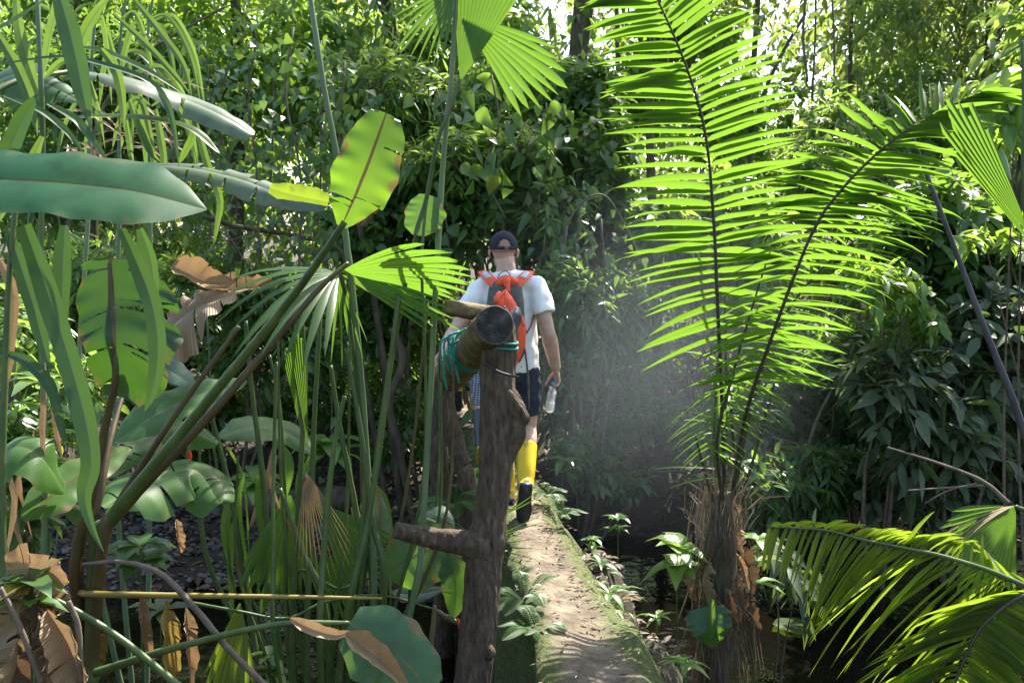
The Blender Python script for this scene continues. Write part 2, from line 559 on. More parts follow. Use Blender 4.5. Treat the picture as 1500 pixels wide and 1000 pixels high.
M['post'] = solid('weathered post bark', [(.28, (.02, .013, .008)), (.45, (.06, .039, .024)), (.6, (.10, .07, .045)), (.78, (.22, .165, .115))], 55, .88, 1.0, (1, 1, .26), 14, dist=.012, moss=((.055, .06, .022), 6.0, .57))
M['log'] = solid('old log wood', [(.28, (.035, .025, .011)), (.48, (.11, .08, .034)), (.62, (.18, .14, .06)), (.8, (.30, .25, .13))], 24, .8, .9, (1, .45, 1), 11, dist=.008, moss=((.08, .09, .03), 7.0, .55))
def mat_end():
    m, t, out = mat_new('dark cut wood')
    at = N_(t, 'ShaderNodeAttribute', attribute_name='lf')
    sp = N_(t, 'ShaderNodeSeparateXYZ')
    t.links.new(at.outputs['Vector'], sp.inputs[0])
    tc = N_(t, 'ShaderNodeTexCoord')
    nz = N_(t, 'ShaderNodeTexNoise', i_Scale=26.0, i_Detail=7.0)
    t.links.new(tc.outputs['Object'], nz.inputs['Vector'])
    rg = math_(t, 'SINE', math_(t, 'ADD', math_(t, 'MULTIPLY', sp.outputs[0], 750.0), math_(t, 'MULTIPLY', nz.outputs[0], 5.0)))
    k = math_(t, 'ADD', math_(t, 'MULTIPLY', rg, .12), nz.outputs[0])
    c = ramp(t, k, [(.3, (.006, .006, .006)), (.6, (.03, .027, .024)), (.75, (.09, .08, .065))])
    c = mixc(t, ramp(t, sp.outputs[0], [(.07, (0, 0, 0)), (.076, (1, 1, 1))]), c, (.10, .085, .06))
    pb = N_(t, 'ShaderNodeBsdfPrincipled', i_Roughness=.9)
    t.links.new(c, pb.inputs['Base Color'])
    b = N_(t, 'ShaderNodeBump', i_Strength=.8, i_Distance=.006)
    t.links.new(k, b.inputs['Height'])
    t.links.new(b.outputs[0], pb.inputs['Normal'])
    t.links.new(pb.outputs[0], out.inputs[0])
    return m


M['log_end'] = mat_end()
M['twig'] = solid('grey brown twig', [(.3, (.06, .045, .03)), (.7, (.16, .125, .09))], 18, .8, .3)
M['twig_dark'] = solid('dark grey stem', [(.3, (.03, .03, .035)), (.7, (.085, .08, .085))], 14, .6, .3, (1, 1, .3))
M['fibre'] = solid('dry palm fibre', [(.3, (.13, .08, .04)), (.7, (.33, .24, .14))], 12, .8, .4, (1, 1, .2))
M['rope'] = solid('teal rope', [(.35, (.005, .16, .14)), (.65, (.02, .32, .27))], 90, .6, .8)
M['skin'] = solid('pale skin', [(.3, (.46, .27, .19)), (.7, (.60, .39, .30))], 22, .52, .25, sub=.12, dist=.003)  # one mottled skin tone all over
M['hair'] = solid('short brown hair', [(.35, (.26, .15, .10)), (.65, (.44, .27, .19))], 160, .7, .4, dist=.004)
M['shirt'] = solid('white cotton', [(.3, (.80, .79, .78)), (.7, (.87, .86, .85))], 40, .85, .08, dist=.003)
M['shorts'] = solid('navy denim', [(.35, (.012, .016, .03)), (.65, (.03, .04, .065))], 90, .8, .2, dist=.002)
M['capcloth'] = solid('dark navy cloth', [(.3, (.008, .01, .02)), (.7, (.018, .022, .038))], 120, .8, .2, dist=.002)
M['boot'] = solid('yellow rubber', [(.3, (.70, .47, .004)), (.7, (.80, .56, .01))], 6, .3, .05, spec=.5, moss=((.3, .2, .06), 7.0, .6))
M['sole'] = solid('dark rubber', [(.3, (.012, .013, .018)), (.7, (.03, .03, .035))], 20, .6, .3)
M['sole_blue'] = solid('blue grey rubber', [(.3, (.03, .04, .08)), (.7, (.05, .065, .12))], 20, .45, .2)
M['orange'] = solid('orange nylon', [(.3, (.75, .075, .02)), (.7, (.92, .13, .05))], 12, .5, .4, (1, 1, .4))
M['bag'] = solid('olive grey nylon', [(.3, (.045, .045, .038)), (.7, (.10, .10, .085))], 24, .6, .4)
M['reflective'] = solid('grey reflective tape', [(.3, (.42, .43, .46)), (.7, (.52, .53, .56))], 50, .4)
M['black'] = solid('black cord', [(.3, (.01, .01, .012)), (.7, (.025, .025, .03))], 60, .6)
M['darkcloth'] = solid('black cloth', [(.45, (.012, .012, .016)), (.6, (.02, .02, .025)), (.68, (.16, .13, .12))], 60, .8)
M['greyboot'] = solid('grey rubber', [(.3, (.035, .04, .048)), (.7, (.06, .068, .08))], 8, .35)
M['yellow_sole'] = solid('yellow sole rubber', [(.3, (.42, .3, .03)), (.7, (.5, .38, .05))], 20, .6)
M['bluecap'] = solid('blue plastic', [(.3, (.05, .3, .6)), (.7, (.08, .38, .7))], 20, .35)
M['grey'] = solid('grey cloth', [(.3, (.12, .12, .13)), (.7, (.2, .2, .21))], 60, .8, .2)
M['red'] = solid('red bract', [(.3, (.45, .03, .01)), (.7, (.65, .12, .02))], 20, .45)
M['eye'] = solid('eye white', [(.3, (.7, .7, .7)), (.7, (.8, .8, .8))], 20, .2)
M['iris'] = solid('dark iris', [(.3, (.03, .02, .015)), (.7, (.05, .035, .02))], 20, .2)
M['lip'] = solid('lip', [(.3, (.42, .15, .12)), (.7, (.5, .2, .16))], 30, .45)
M['pebble'] = leafmat('river stone', (.04, .038, .035), (.17, .145, .115), (.1, .1, .1), rough=.7, tf=0.0)


def mat_check():
    m, t, out = mat_new('checked cotton')
    tc = N_(t, 'ShaderNodeTexCoord')
    sp = N_(t, 'ShaderNodeSeparateXYZ')
    t.links.new(tc.outputs['Object'], sp.inputs[0])
    ang = math_(t, 'ADD', sp.outputs[0], math_(t, 'MULTIPLY', sp.outputs[1], .5))
    a = math_(t, 'GREATER_THAN', math_(t, 'FRACT', math_(t, 'MULTIPLY', ang, 52.0)), .66)
    b = math_(t, 'GREATER_THAN', math_(t, 'FRACT', math_(t, 'MULTIPLY', sp.outputs[2], 52.0)), .66)
    k = math_(t, 'MAXIMUM', a, b)
    col = mixc(t, k, (.02, .035, .10), (.33, .36, .42))
    pb = N_(t, 'ShaderNodeBsdfPrincipled', i_Roughness=.85)
    t.links.new(col, pb.inputs['Base Color'])
    t.links.new(pb.outputs[0], out.inputs[0])
    return m


M['check'] = mat_check()


def mat_clear():
    m, t, out = mat_new('clear plastic')
    tr = N_(t, 'ShaderNodeBsdfTransparent')
    gl = N_(t, 'ShaderNodeBsdfGlossy', i_Roughness=.08)
    df = N_(t, 'ShaderNodeBsdfTranslucent')
    df.inputs[0].default_value = (.8, .83, .86, 1)
    lw = N_(t, 'ShaderNodeLayerWeight', i_Blend=.35)
    m1 = N_(t, 'ShaderNodeMixShader')
    t.links.new(lw.outputs['Facing'], m1.inputs[0])
    t.links.new(tr.outputs[0], m1.inputs[1])
    t.links.new(gl.outputs[0], m1.inputs[2])
    m2 = N_(t, 'ShaderNodeMixShader', i_0=.42)
    t.links.new(m1.outputs[0], m2.inputs[1])
    t.links.new(df.outputs[0], m2.inputs[2])
    t.links.new(m2.outputs[0], out.inputs[0])
    return m


M['clear'] = mat_clear()


def mat_ground():
    m, t, out = mat_new('forest soil')
    tc = N_(t, 'ShaderNodeTexCoord')
    n1 = N_(t, 'ShaderNodeTexNoise', i_Scale=1.3, i_Detail=8.0, i_Roughness=.65)
    n2 = N_(t, 'ShaderNodeTexNoise', i_Scale=22.0, i_Detail=6.0, i_Roughness=.7)
    for n in (n1, n2): t.links.new(tc.outputs['Object'], n.inputs['Vector'])
    a = ramp(t, n2.outputs[0], [(.3, (.012, .008, .005)), (.52, (.036, .025, .016)), (.7, (.075, .054, .034))])
    g = ramp(t, n1.outputs[0], [(.5, (0, 0, 0)), (.68, (1, 1, 1))])
    c = mixc(t, math_(t, 'MULTIPLY', g, .5), a, (.035, .05, .014))
    pb = N_(t, 'ShaderNodeBsdfPrincipled', i_Roughness=.9)
    t.links.new(c, pb.inputs['Base Color'])
    b = N_(t, 'ShaderNodeBump', i_Strength=1.0, i_Distance=.03)
    t.links.new(n2.outputs[0], b.inputs['Height'])
    t.links.new(b.outputs[0], pb.inputs['Normal'])
    t.links.new(pb.outputs[0], out.inputs[0])
    return m


def mat_water():
    m, t, out = mat_new('still stream water')
    tc = N_(t, 'ShaderNodeTexCoord')
    n1 = N_(t, 'ShaderNodeTexNoise', i_Scale=5.0, i_Detail=4.0)
    t.links.new(tc.outputs['Object'], n1.inputs['Vector'])
    pb = N_(t, 'ShaderNodeBsdfPrincipled', i_Roughness=.04)
    pb.inputs['Base Color'].default_value = (.004, .0035, .0025, 1)
    pb.inputs['IOR'].default_value = 1.33
    b = N_(t, 'ShaderNodeBump', i_Strength=.35, i_Distance=.03)
    t.links.new(n1.outputs[0], b.inputs['Height'])
    t.links.new(b.outputs[0], pb.inputs['Normal'])
    t.links.new(pb.outputs[0], out.inputs[0])
    return m


def mat_path():
    m, t, out = mat_new('mossy old concrete')
    tc = N_(t, 'ShaderNodeTexCoord')
    at = N_(t, 'ShaderNodeAttribute', attribute_name='lf')
    sp = N_(t, 'ShaderNodeSeparateXYZ')
    t.links.new(at.outputs['Vector'], sp.inputs[0])
    n1 = N_(t, 'ShaderNodeTexNoise', i_Scale=5.0, i_Detail=11.0, i_Roughness=.74)
    n2 = N_(t, 'ShaderNodeTexNoise', i_Scale=46.0, i_Detail=5.0)
    n3 = N_(t, 'ShaderNodeTexNoise', i_Scale=9.0, i_Detail=8.0, i_Roughness=.7)
    for n in (n1, n2, n3): t.links.new(tc.outputs['Object'], n.inputs['Vector'])
    c = ramp(t, n1.outputs[0], [(.30, (.045, .033, .022)), (.45, (.14, .105, .068)), (.56, (.27, .215, .15)), (.70, (.40, .33, .24))])
    c = mixc(t, math_(t, 'MULTIPLY', n2.outputs[0], .45), c, (.12, .09, .06))
    # attribute y: 0 on the trodden middle, 1 at the edges and sides
    e = math_(t, 'ADD', math_(t, 'MULTIPLY', sp.outputs[1], .5), math_(t, 'MULTIPLY', math_(t, 'ADD', n3.outputs[0], n1.outputs[0]), .62))
    k = ramp(t, e, [(.70, (0, 0, 0)), (.92, (1, 1, 1))])
    moss = ramp(t, n2.outputs[0], [(.3, (.03, .05, .010)), (.55, (.085, .11, .02)), (.75, (.15, .15, .045))])
    c = mixc(t, k, c, moss)
    pb = N_(t, 'ShaderNodeBsdfPrincipled', i_Roughness=.88)
    t.links.new(c, pb.inputs['Base Color'])
    h = math_(t, 'ADD', math_(t, 'ADD', n3.outputs[0], n1.outputs[0]), math_(t, 'MULTIPLY', n2.outputs[0], .4))
    b = N_(t, 'ShaderNodeBump', i_Strength=1.0, i_Distance=.035)
    t.links.new(h, b.inputs['Height'])
    t.links.new(b.outputs[0], pb.inputs['Normal'])
    t.links.new(pb.outputs[0], out.inputs[0])
    return m


M['ground'], M['water'], M['path'] = mat_ground(), mat_water(), mat_path()


# ------------------------------------------------------------------ terrain, water, path
WATER = -0.98


def gh(x, y):
    x = np.asarray(x, float); y = np.asarray(y, float)
    left = smooth(0.3, -0.6, x)
    bed = -1.34 + left * smooth(6.4, 7.7, y) * 0.50
    yb = 8.0 + left * 1.6
    far = smooth(yb - .4, yb + 2.2, y) * (0.95 - 0.25 * left) + np.maximum(0, y - yb - 2) * 0.045
    nb = smooth(-0.9, -1.7, x)
    ne = 2.6 + nb * 1.1
    near = smooth(ne + 1.1, ne, y) * 1.15
    wob = 0.10 * np.sin(x * 1.3 + 1) * np.sin(y * 1.1) + 0.05 * np.sin(x * 3.1 + y * 2.3) + 0.03 * np.sin(x * 7.1 - y * 5.3)
    pc_ = np.interp(y, [.6, 2, 3.64, 4.8, 6.1, 7.3], [.62, .55, .345, .21, .10, -.03])
    dx = x - pc_
    sh = smooth(.85, .28, dx + .12 * np.sin(y * 4) * np.sin(y * 1.7 + 1)) * smooth(-.1, .05, dx) * smooth(6.6, 5.2, y) * smooth(1.5, 2.2, y)
    base = bed + far + near * (1 - smooth(ne, ne + 1.1, y))
    bed = bed + sh * np.maximum(0, -.06 - base)
    side = smooth(4.5, 9, x) * 0.9 + smooth(-5, -9, x) * 0.9
    return bed + far + near * (1 - smooth(ne, ne + 1.1, y)) + wob * smooth(0, 3, y) + side


def grid_mesh(x0, x1, y0, y1, st):
    xs = np.arange(x0, x1 + 1e-6, st); ys = np.arange(y0, y1 + 1e-6, st)
    X, Y = np.meshgrid(xs, ys)
    idx = np.arange(X.size).reshape(X.shape)
    f = np.stack([idx[:-1, :-1], idx[:-1, 1:], idx[1:, 1:], idx[1:, :-1]], -1).reshape(-1, 4)
    return X, Y, f


def warp(u):                                    # fine near the stream, coarse far away
    return np.sign(u) * (np.abs(u) * 12 + np.maximum(0, np.abs(u) - .6) ** 2 * 430)


u = np.linspace(-1, 1, 331); v = np.linspace(-0.45, 1, 301)
X, Y = np.meshgrid(warp(u), warp(v))
idx = np.arange(X.size).reshape(X.shape)
fq = np.stack([idx[:-1, :-1], idx[:-1, 1:], idx[1:, 1:], idx[1:, :-1]], -1).reshape(-1, 4)
rs = np.random.RandomState(5)
Z = gh(X, Y) + rs.uniform(-.02, .02, X.shape)
mb = MB().add(np.stack([X, Y, Z], -1).reshape(-1, 3), fq)
tag(mb.build('ground', M['ground']), kind='structure')
X, Y, fq = grid_mesh(-9, 9, 2.6, 9.4, .3)
mb = MB().add(np.stack([X, Y, np.full(X.shape, WATER)], -1).reshape(-1, 3), fq)
tag(mb.build('stream_water', M['water']), kind='structure')

PATH = np.array([(0.62, 0.6), (0.55, 2.0), (0.345, 3.64), (0.21, 4.8), (0.10, 6.1), (-0.03, 7.3), (-0.26, 8.7), (-0.50, 10.3), (-0.70, 12.5), (-0.8, 15)])


def path_c(y):
    return np.interp(y, PATH[:, 1], PATH[:, 0])


def path_w(y):
    return np.interp(y, [0, 4, 6, 10, 15], [.27, .225, .185, .17, .17])


ys = np.arange(0.6, 15, .045)
cs = np.array([(-1.35, -1.35, 1), (-1.3, -1.0, 1), (-1.22, -.6, 1), (-1.12, -.25, 1), (-1.06, -.09, 1), (-1.0, -.03, 1), (-.88, -.004, .8), (-.62, .006, .35), (-.3, 0, 0), (0, -.008, 0),
               (.3, -.004, 0), (.62, 0, .4), (.88, -.015, .85), (1.05, -.06, 1), (1.35, -.2, 1), (1.7, -.42, 1), (2.0, -.8, 1), (2.1, -1.35, 1)])
V = np.zeros((len(ys), len(cs), 3)); A = np.zeros_like(V)
pc = np.interp(ys, PATH[:, 1], PATH[:, 0]); pc = np.convolve(np.pad(pc, 12, 'edge'), np.ones(25) / 25, 'valid')
for i, y in enumerate(ys):
    wd = path_w(y)
    for j, (a, z, e) in enumerate(cs):
        q = mnoise.noise(Vector((a * 2.2, y * 2.1, z * 3))) + .5 * mnoise.noise(Vector((a * 5, y * 6, z * 7 + 3)))
        V[i, j] = (pc[i] + a * wd + .06 * q * min(1, abs(a)) * (1 + 0.6 * (z < -.05)), y, z + .016 * q * (1 + 2 * (e > .5)) + .022 * mnoise.noise(Vector((a * 1.3 + 9, y * 1.6, 0))) * (abs(a) < 1.2))
        A[i, j] = (y, e, 0)
idx = np.arange(len(ys) * len(cs)).reshape(len(ys), len(cs))
fq = np.stack([idx[:-1, :-1], idx[:-1, 1:], idx[1:, 1:], idx[1:, :-1]], -1).reshape(-1, 4)
tag(MB().add(V.reshape(-1, 3), fq, A.reshape(-1, 3)).build('path', M['path']), kind='structure')

# pebbles and fallen leaves
rs = np.random.RandomState(11)
ico = []
_t = (1 + 5 ** .5) / 2
IV = nrm(np.array([(-1, _t, 0), (1, _t, 0), (-1, -_t, 0), (1, -_t, 0), (0, -1, _t), (0, 1, _t), (0, -1, -_t), (0, 1, -_t), (_t, 0, -1), (_t, 0, 1), (-_t, 0, -1), (-_t, 0, 1)], float))
IF = np.array([(0, 11, 5), (0, 5, 1), (0, 1, 7), (0, 7, 10), (0, 10, 11), (1, 5, 9), (5, 11, 4), (11, 10, 2), (10, 7, 6), (7, 1, 8), (3, 9, 4), (3, 4, 2), (3, 2, 6), (3, 6, 8), (3, 8, 9), (4, 9, 5), (2, 4, 11), (6, 2, 10), (8, 6, 7), (9, 8, 1)])
mid = {}
IV2 = [tuple(x) for x in IV]; IF2 = []
def _m(a, b):
    k = (min(a, b), max(a, b))
    if k not in mid:
        mid[k] = len(IV2); IV2.append(tuple(nrm((np.array(IV2[a]) + np.array(IV2[b])) / 2)))
    return mid[k]
for a, b, c in IF:
    x, y, z = _m(a, b), _m(b, c), _m(c, a)
    IF2 += [(a, x, z), (b, y, x), (c, z, y), (x, y, z)]
IV2 = np.array(IV2); IF2 = np.array(IF2)
mb = MB()
for k in range(5200):
    if k < 4500:
        x = rs.uniform(-5.5, 0.1); y = rs.uniform(6.3, 10.0)
    else:
        x = rs.uniform(.5, 1.6); y = rs.uniform(5.2, 8.4)
    z = float(gh(x, y))
    r = rs.uniform(.010, .030) * (1 if rs.rand() < .94 else 2.2)
    s = np.array([r * rs.uniform(.9, 1.5), r * rs.uniform(.8, 1.2), r * rs.uniform(.5, .8)])
    a = rs.uniform(0, 6.28)
    V = IV2 * s * (1 + .1 * rs.randn(len(IV2), 1))
    V = V @ np.array([(math.cos(a), math.sin(a), 0), (-math.sin(a), math.cos(a), 0), (0, 0, 1)])
    mb.add(V + (x, y, z + s[2] * .4), IF2, np.tile((0, .5, rs.rand()), (len(V), 1)))
tag(mb.build('pebbles', M['pebble']), kind='stuff', label='grey river pebbles of the stream bed')

mb = MB()
n = 15000
x = rs.uniform(-9, 9, n); y = rs.uniform(7.2, 17, n)
k = (x < -.5) & (y < 7.8) & (rs.rand(n) < .25)
x, y = x[~k], y[~k]
z = gh(x, y) + rs.uniform(.0, .04, len(x))
pos = np.stack([x, y, z], 1)
a = rs.uniform(0, 6.28, len(x))
D = np.stack([np.cos(a), np.sin(a), rs.uniform(-.25, .25, len(x))], 1)
Nn = nrm(np.stack([rs.uniform(-.5, .5, len(x)), rs.uniform(-.5, .5, len(x)), np.ones(len(x))], 1))
blades(mb, pos, D, Nn, rs.uniform(.07, .17, len(x)), rs.uniform(.03, .07, len(x)), rs.uniform(-.2, .3, len(x)), 'small', .3, rs)
# a thinner scatter on the path's edges
n = 900
y = rs.uniform(2.8, 12, n); sd_ = np.where(rs.rand(n) < .75, 1, -1)
x = path_c(y) + sd_ * path_w(y) * rs.uniform(.15, 1.15, n)
D = np.stack([rs.randn(n), rs.randn(n), np.zeros(n)], 1)
blades(mb, np.stack([x, y, .012 + rs.uniform(0, .02, n)], 1), D, (0, .2, 1), rs.uniform(.02, .06, n), rs.uniform(.008, .02, n), 0, 'small', .3, rs)
n = 900
y = rs.uniform(2.6, 6.0, n); x = path_c(y) + .2 + rs.uniform(0, .6, n)
D = np.stack([rs.randn(n), rs.randn(n), rs.randn(n) * .2], 1)
blades(mb, np.stack([x, y, gh(x, y) + rs.uniform(.005, .03, n)], 1), D, (0, -.2, 1), rs.uniform(.03, .10, n), rs.uniform(.012, .035, n), rs.uniform(-.2, .3, n), 'small', .3, rs)
tag(mb.build('leaf_litter', M['litter']), kind='stuff', label='brown fallen leaves on the forest floor')

# ------------------------------------------------------------------ background plants
def sticks(mb, A, B, ra, rb):
    A = np.asarray(A, float); B = np.asarray(B, float)
    n = len(A)
    T = nrm(B - A)
    ref = np.where(np.abs(T[:, 2:3]) < .9, np.array([[0, 0, 1.0]]), np.array([[0, 1.0, 0]]))
    a = nrm(np.cross(T, ref)); b = np.cross(a, T)
    th = np.array([0, 2.094, 4.189])
    rg = a[:, None] * np.cos(th)[None, :, None] + b[:, None] * np.sin(th)[None, :, None]
    V = np.stack([A[:, None] + rg * np.broadcast_to(ra, (n,))[:, None, None], B[:, None] + rg * np.broadcast_to(rb, (n,))[:, None, None]], 1)
    idx = np.arange(n * 6).reshape(n, 2, 3)
    f = np.stack([idx[:, 0], np.roll(idx[:, 0], -1, 1), np.roll(idx[:, 1], -1, 1), idx[:, 1]], -1).reshape(-1, 4)
    mb.add(V.reshape(-1, 3), f)


def foliage(lm, sm, blobs, root, ntw, nl, L, W, seed, droop=.25, prof='leaf', mi=0, hang=.25, stemr=.02, shell=.45):
    rng = np.random.RandomState(seed)
    vol = np.array([b[3] * b[4] * b[5] for b in blobs]) ** .66
    cnt = np.maximum(3, (ntw * vol / vol.sum())).astype(int)
    for b, c in zip(blobs, cnt):
        ctr = np.array(b[:3]); rad = np.array(b[3:])
        if sm is not None:
            r0 = np.asarray(root, float)
            midp = (r0 + ctr) / 2 + rng.uniform(-.12, .12, 3) * np.linalg.norm(ctr - r0)
            etube(sm, [r0 + rng.uniform(-.08, .08, 3) * (1, 1, 0), midp, ctr], [stemr, stemr * .7, stemr * .3], n=6, seg=9, cap=False, rough=.15, seed=seed)
        d = nrm(rng.randn(c, 3))
        r = rng.uniform(shell, 1.0, c) ** .8 * rng.uniform(.8, 1.18, c)
        st = ctr + d * rad * r[:, None]
        td = nrm(d * .7 + rng.randn(c, 3) * .5 + np.array([0, 0, -hang]))
        tl = L * nl * .26 * rng.uniform(.7, 1.3, c)
        st = st - td * tl[:, None] * .5
        if sm is not None:
            k = rng.rand(c) < .5
            sticks(sm, st[k], st[k] + td[k] * tl[k][:, None], .006, .002)
            k2 = np.flatnonzero(k)[::2]
            sticks(sm, np.broadcast_to(ctr, (len(k2), 3)) + rng.uniform(-.2, .2, (len(k2), 3)) * rad, st[k2], stemr * .3, .005)
        t = (np.arange(nl) + .6) / nl
        base = st[:, None] + td[:, None] * (tl[:, None] * t)[:, :, None] - np.array([0, 0, 1.0]) * (hang * .5 * tl[:, None] * t ** 2)[:, :, None]
        side = nrm(np.cross(td, np.array([0, 0, 1.0]) + .2 * rng.randn(c, 3)))
        sg = np.where(np.arange(nl) % 2 == 0, 1, -1)
        ld = td[:, None] * .55 + side[:, None] * sg[None, :, None] * .85 + rng.randn(c, nl, 3) * .34 + np.array([0, 0, -.15 - hang * .5])
        ld[:, -1] = td + rng.randn(c, 3) * .15
        up = nrm(np.array([0, 0, 1.0]) + rng.randn(c, nl, 3) * .52 + np.where(rng.rand(c, 1, 1) < .5, 1, -1) * np.array([.0, .22, 0]))
        n = c * nl
        tr = np.repeat(rng.rand(c), nl) * .6 + rng.rand(n) * .4
        blades(lm, base.reshape(-1, 3), ld.reshape(-1, 3), up.reshape(-1, 3), L * rng.uniform(.4, 1.25, n), W * rng.uniform(.55, 1.2, n),
               droop * rng.uniform(.4, 1.6, n), prof, .14, rng, rnd=tr, mi=mi)


def shrub(name, label, cat, blobs, root, ntw, nl, L, W, seed, mat, group=None, prof='leaf', hang=.25, droop=.25, stemr=.02, stem_mat='twig', shell=.45):
    o = thing(name, label, cat, tuple(root), group)
    lm, sm = MB(), MB()
    foliage(lm, sm, blobs, root, ntw, nl, L, W, seed, droop, prof, 0, hang, stemr, shell)
    part('stems', sm, M[stem_mat], o)
    part('foliage', lm, M[mat], o)
    return o


def blobs_px(spec, d, dep=.5):
    """(px, py, rx, ry) in the plane at distance d -> ellipsoids of real size"""
    out = []
    for i, (px, py, rx, ry) in enumerate(spec):
        c = P(px, py, d + (i % 3 - 1) * dep * .6)
        out.append((*c, rx * d / F, max(dep, .6 * rx * d / F), ry * d / F))
    return out


def bush(label, px, d, spec, ntw, nl, L, W, seed, mat='shrub', cat='shrub', name='shrub', dep=.5, **kw):
    x, y = P(px, 500, d)[:2]
    root = np.array([x, y, float(gh(x, y)) - .03])
    return shrub(name, label, cat, blobs_px(spec, d, dep), root, ntw, nl, L, W, seed, mat, **kw)


def tree(label, px, d, h, r, crown, ntw, nl, L, W, seed, mat, lean=(0, 0), name='tree', limbs=True, prof='leaf', hang=.3):
    rng = np.random.RandomState(seed)
    x, y = P(px, 500, d)[:2]
    z = float(gh(x, y)) - .1
    root = np.array([x, y, z])
    o = thing(name, label, 'tree', tuple(root))
    tm, lm = MB(), MB()
    top = root + np.array([lean[0], lean[1], h])
    pts = [root, root * .65 + top * .35 + rng.uniform(-.15, .15, 3), root * .3 + top * .7 + rng.uniform(-.2, .2, 3), top]
    etube(tm, pts, [r * 1.5, r * 1.05, r * .85, r * .4], n=12, seg=30, rough=.22, seed=seed)
    blobs = [(top[0] + a, top[1] + b, top[2] + c, rx, ry, rz) for a, b, c, rx, ry, rz in crown]
    for b in blobs:
        e = np.array(b[:3]); s0 = root + (top - root) * rng.uniform(.55, .95)
        etube(tm, [s0, (s0 + e) / 2 + (0, 0, .25), e], [r * .45, r * .3, r * .1], n=7, seg=10, rough=.15, seed=seed + 1, cap=False)
    foliage(lm, None, blobs, root, ntw, nl, L, W, seed, .3, prof, 0, hang)
    part('trunk', tm, M['bark'], o)
    part('crown', lm, M[mat], o)
    return o


# far-off forest that reads as one mass
rs = np.random.RandomState(77)
lm = MB()
bl = []
for k in range(380):
    d = rs.uniform(19, 34)
    px = rs.uniform(-250, 1750)
    top = 12.0
    zz = rs.uniform(-.3, 1) ** 1 * top
    c = P(px, 500, d); 
    py_ = 500 - (zz - 1.6) / d * F
    if (1120 < px < 1165 and 40 < py_ < 150) or (1275 < px < 1315 and 140 < py_ < 190): continue
    bl.append((c[0], c[1], zz, rs.uniform(1.2, 2.4), 1.2, rs.uniform(.9, 1.8)))
foliage(lm, None, bl, (0, 0, 0), 14000, 9, .32, .15, 78, .3, 'small', 0, .35, shell=.2)
tag(lm.build('far_forest', M['forest']), label='distant sunlit forest foliage behind everything', kind='stuff')
lm = MB()
bl = []
for k in range(150):
    d = rs.uniform(13.5, 18)
    c = P(rs.uniform(-150, 1650), 500, d)
    bl.append((c[0], c[1], float(gh(c[0], c[1])) + rs.uniform(.1, 4.6), rs.uniform(.6, 1.2), .7, rs.uniform(.4, .9)))
foliage(lm, None, bl, (0, 0, 0), 5600, 8, .2, .085, 79, .3, 'small', 0, .3, shell=.2)
tag(lm.build('undergrowth', M['shrub']), label='dark tangled undergrowth of the forest floor', kind='stuff')

# trees: label, px, distance, height, trunk radius, crown blobs relative to the top, twigs, leaves, leaf length, width, seed, material
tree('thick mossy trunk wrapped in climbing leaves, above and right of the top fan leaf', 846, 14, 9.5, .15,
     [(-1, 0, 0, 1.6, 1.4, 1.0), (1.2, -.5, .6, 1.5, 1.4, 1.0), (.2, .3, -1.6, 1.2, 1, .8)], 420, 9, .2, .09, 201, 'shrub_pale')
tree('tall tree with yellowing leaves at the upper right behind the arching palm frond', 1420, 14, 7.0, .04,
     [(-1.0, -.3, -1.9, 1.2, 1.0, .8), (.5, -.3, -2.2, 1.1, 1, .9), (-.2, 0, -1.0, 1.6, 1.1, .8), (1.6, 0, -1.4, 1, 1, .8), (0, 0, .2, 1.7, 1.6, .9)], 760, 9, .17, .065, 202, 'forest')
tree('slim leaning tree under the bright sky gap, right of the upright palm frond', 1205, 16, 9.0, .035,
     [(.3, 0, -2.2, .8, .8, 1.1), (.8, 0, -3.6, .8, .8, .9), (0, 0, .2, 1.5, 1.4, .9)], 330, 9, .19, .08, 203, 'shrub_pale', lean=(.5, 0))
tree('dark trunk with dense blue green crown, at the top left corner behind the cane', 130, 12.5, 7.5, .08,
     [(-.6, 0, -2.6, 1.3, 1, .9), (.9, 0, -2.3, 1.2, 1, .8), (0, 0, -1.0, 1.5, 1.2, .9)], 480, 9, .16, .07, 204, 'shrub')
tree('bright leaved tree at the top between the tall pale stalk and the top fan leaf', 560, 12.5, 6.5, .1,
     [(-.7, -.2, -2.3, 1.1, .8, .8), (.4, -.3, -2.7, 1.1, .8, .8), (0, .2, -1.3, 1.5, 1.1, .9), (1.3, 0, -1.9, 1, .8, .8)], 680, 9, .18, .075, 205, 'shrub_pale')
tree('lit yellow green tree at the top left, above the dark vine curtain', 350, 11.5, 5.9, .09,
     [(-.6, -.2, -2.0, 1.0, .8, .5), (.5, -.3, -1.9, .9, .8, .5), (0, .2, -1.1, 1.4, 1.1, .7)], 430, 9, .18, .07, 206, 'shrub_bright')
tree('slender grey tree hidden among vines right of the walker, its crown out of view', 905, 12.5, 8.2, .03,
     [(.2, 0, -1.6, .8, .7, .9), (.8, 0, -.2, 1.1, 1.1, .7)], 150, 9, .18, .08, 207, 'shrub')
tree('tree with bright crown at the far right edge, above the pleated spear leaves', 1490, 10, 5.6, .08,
     [(0, -.2, -1.9, .8, .7, .6), (.7, 0, -1.0, 1.1, 1, .8)], 230, 8, .2, .09, 208, 'shrub_pale')
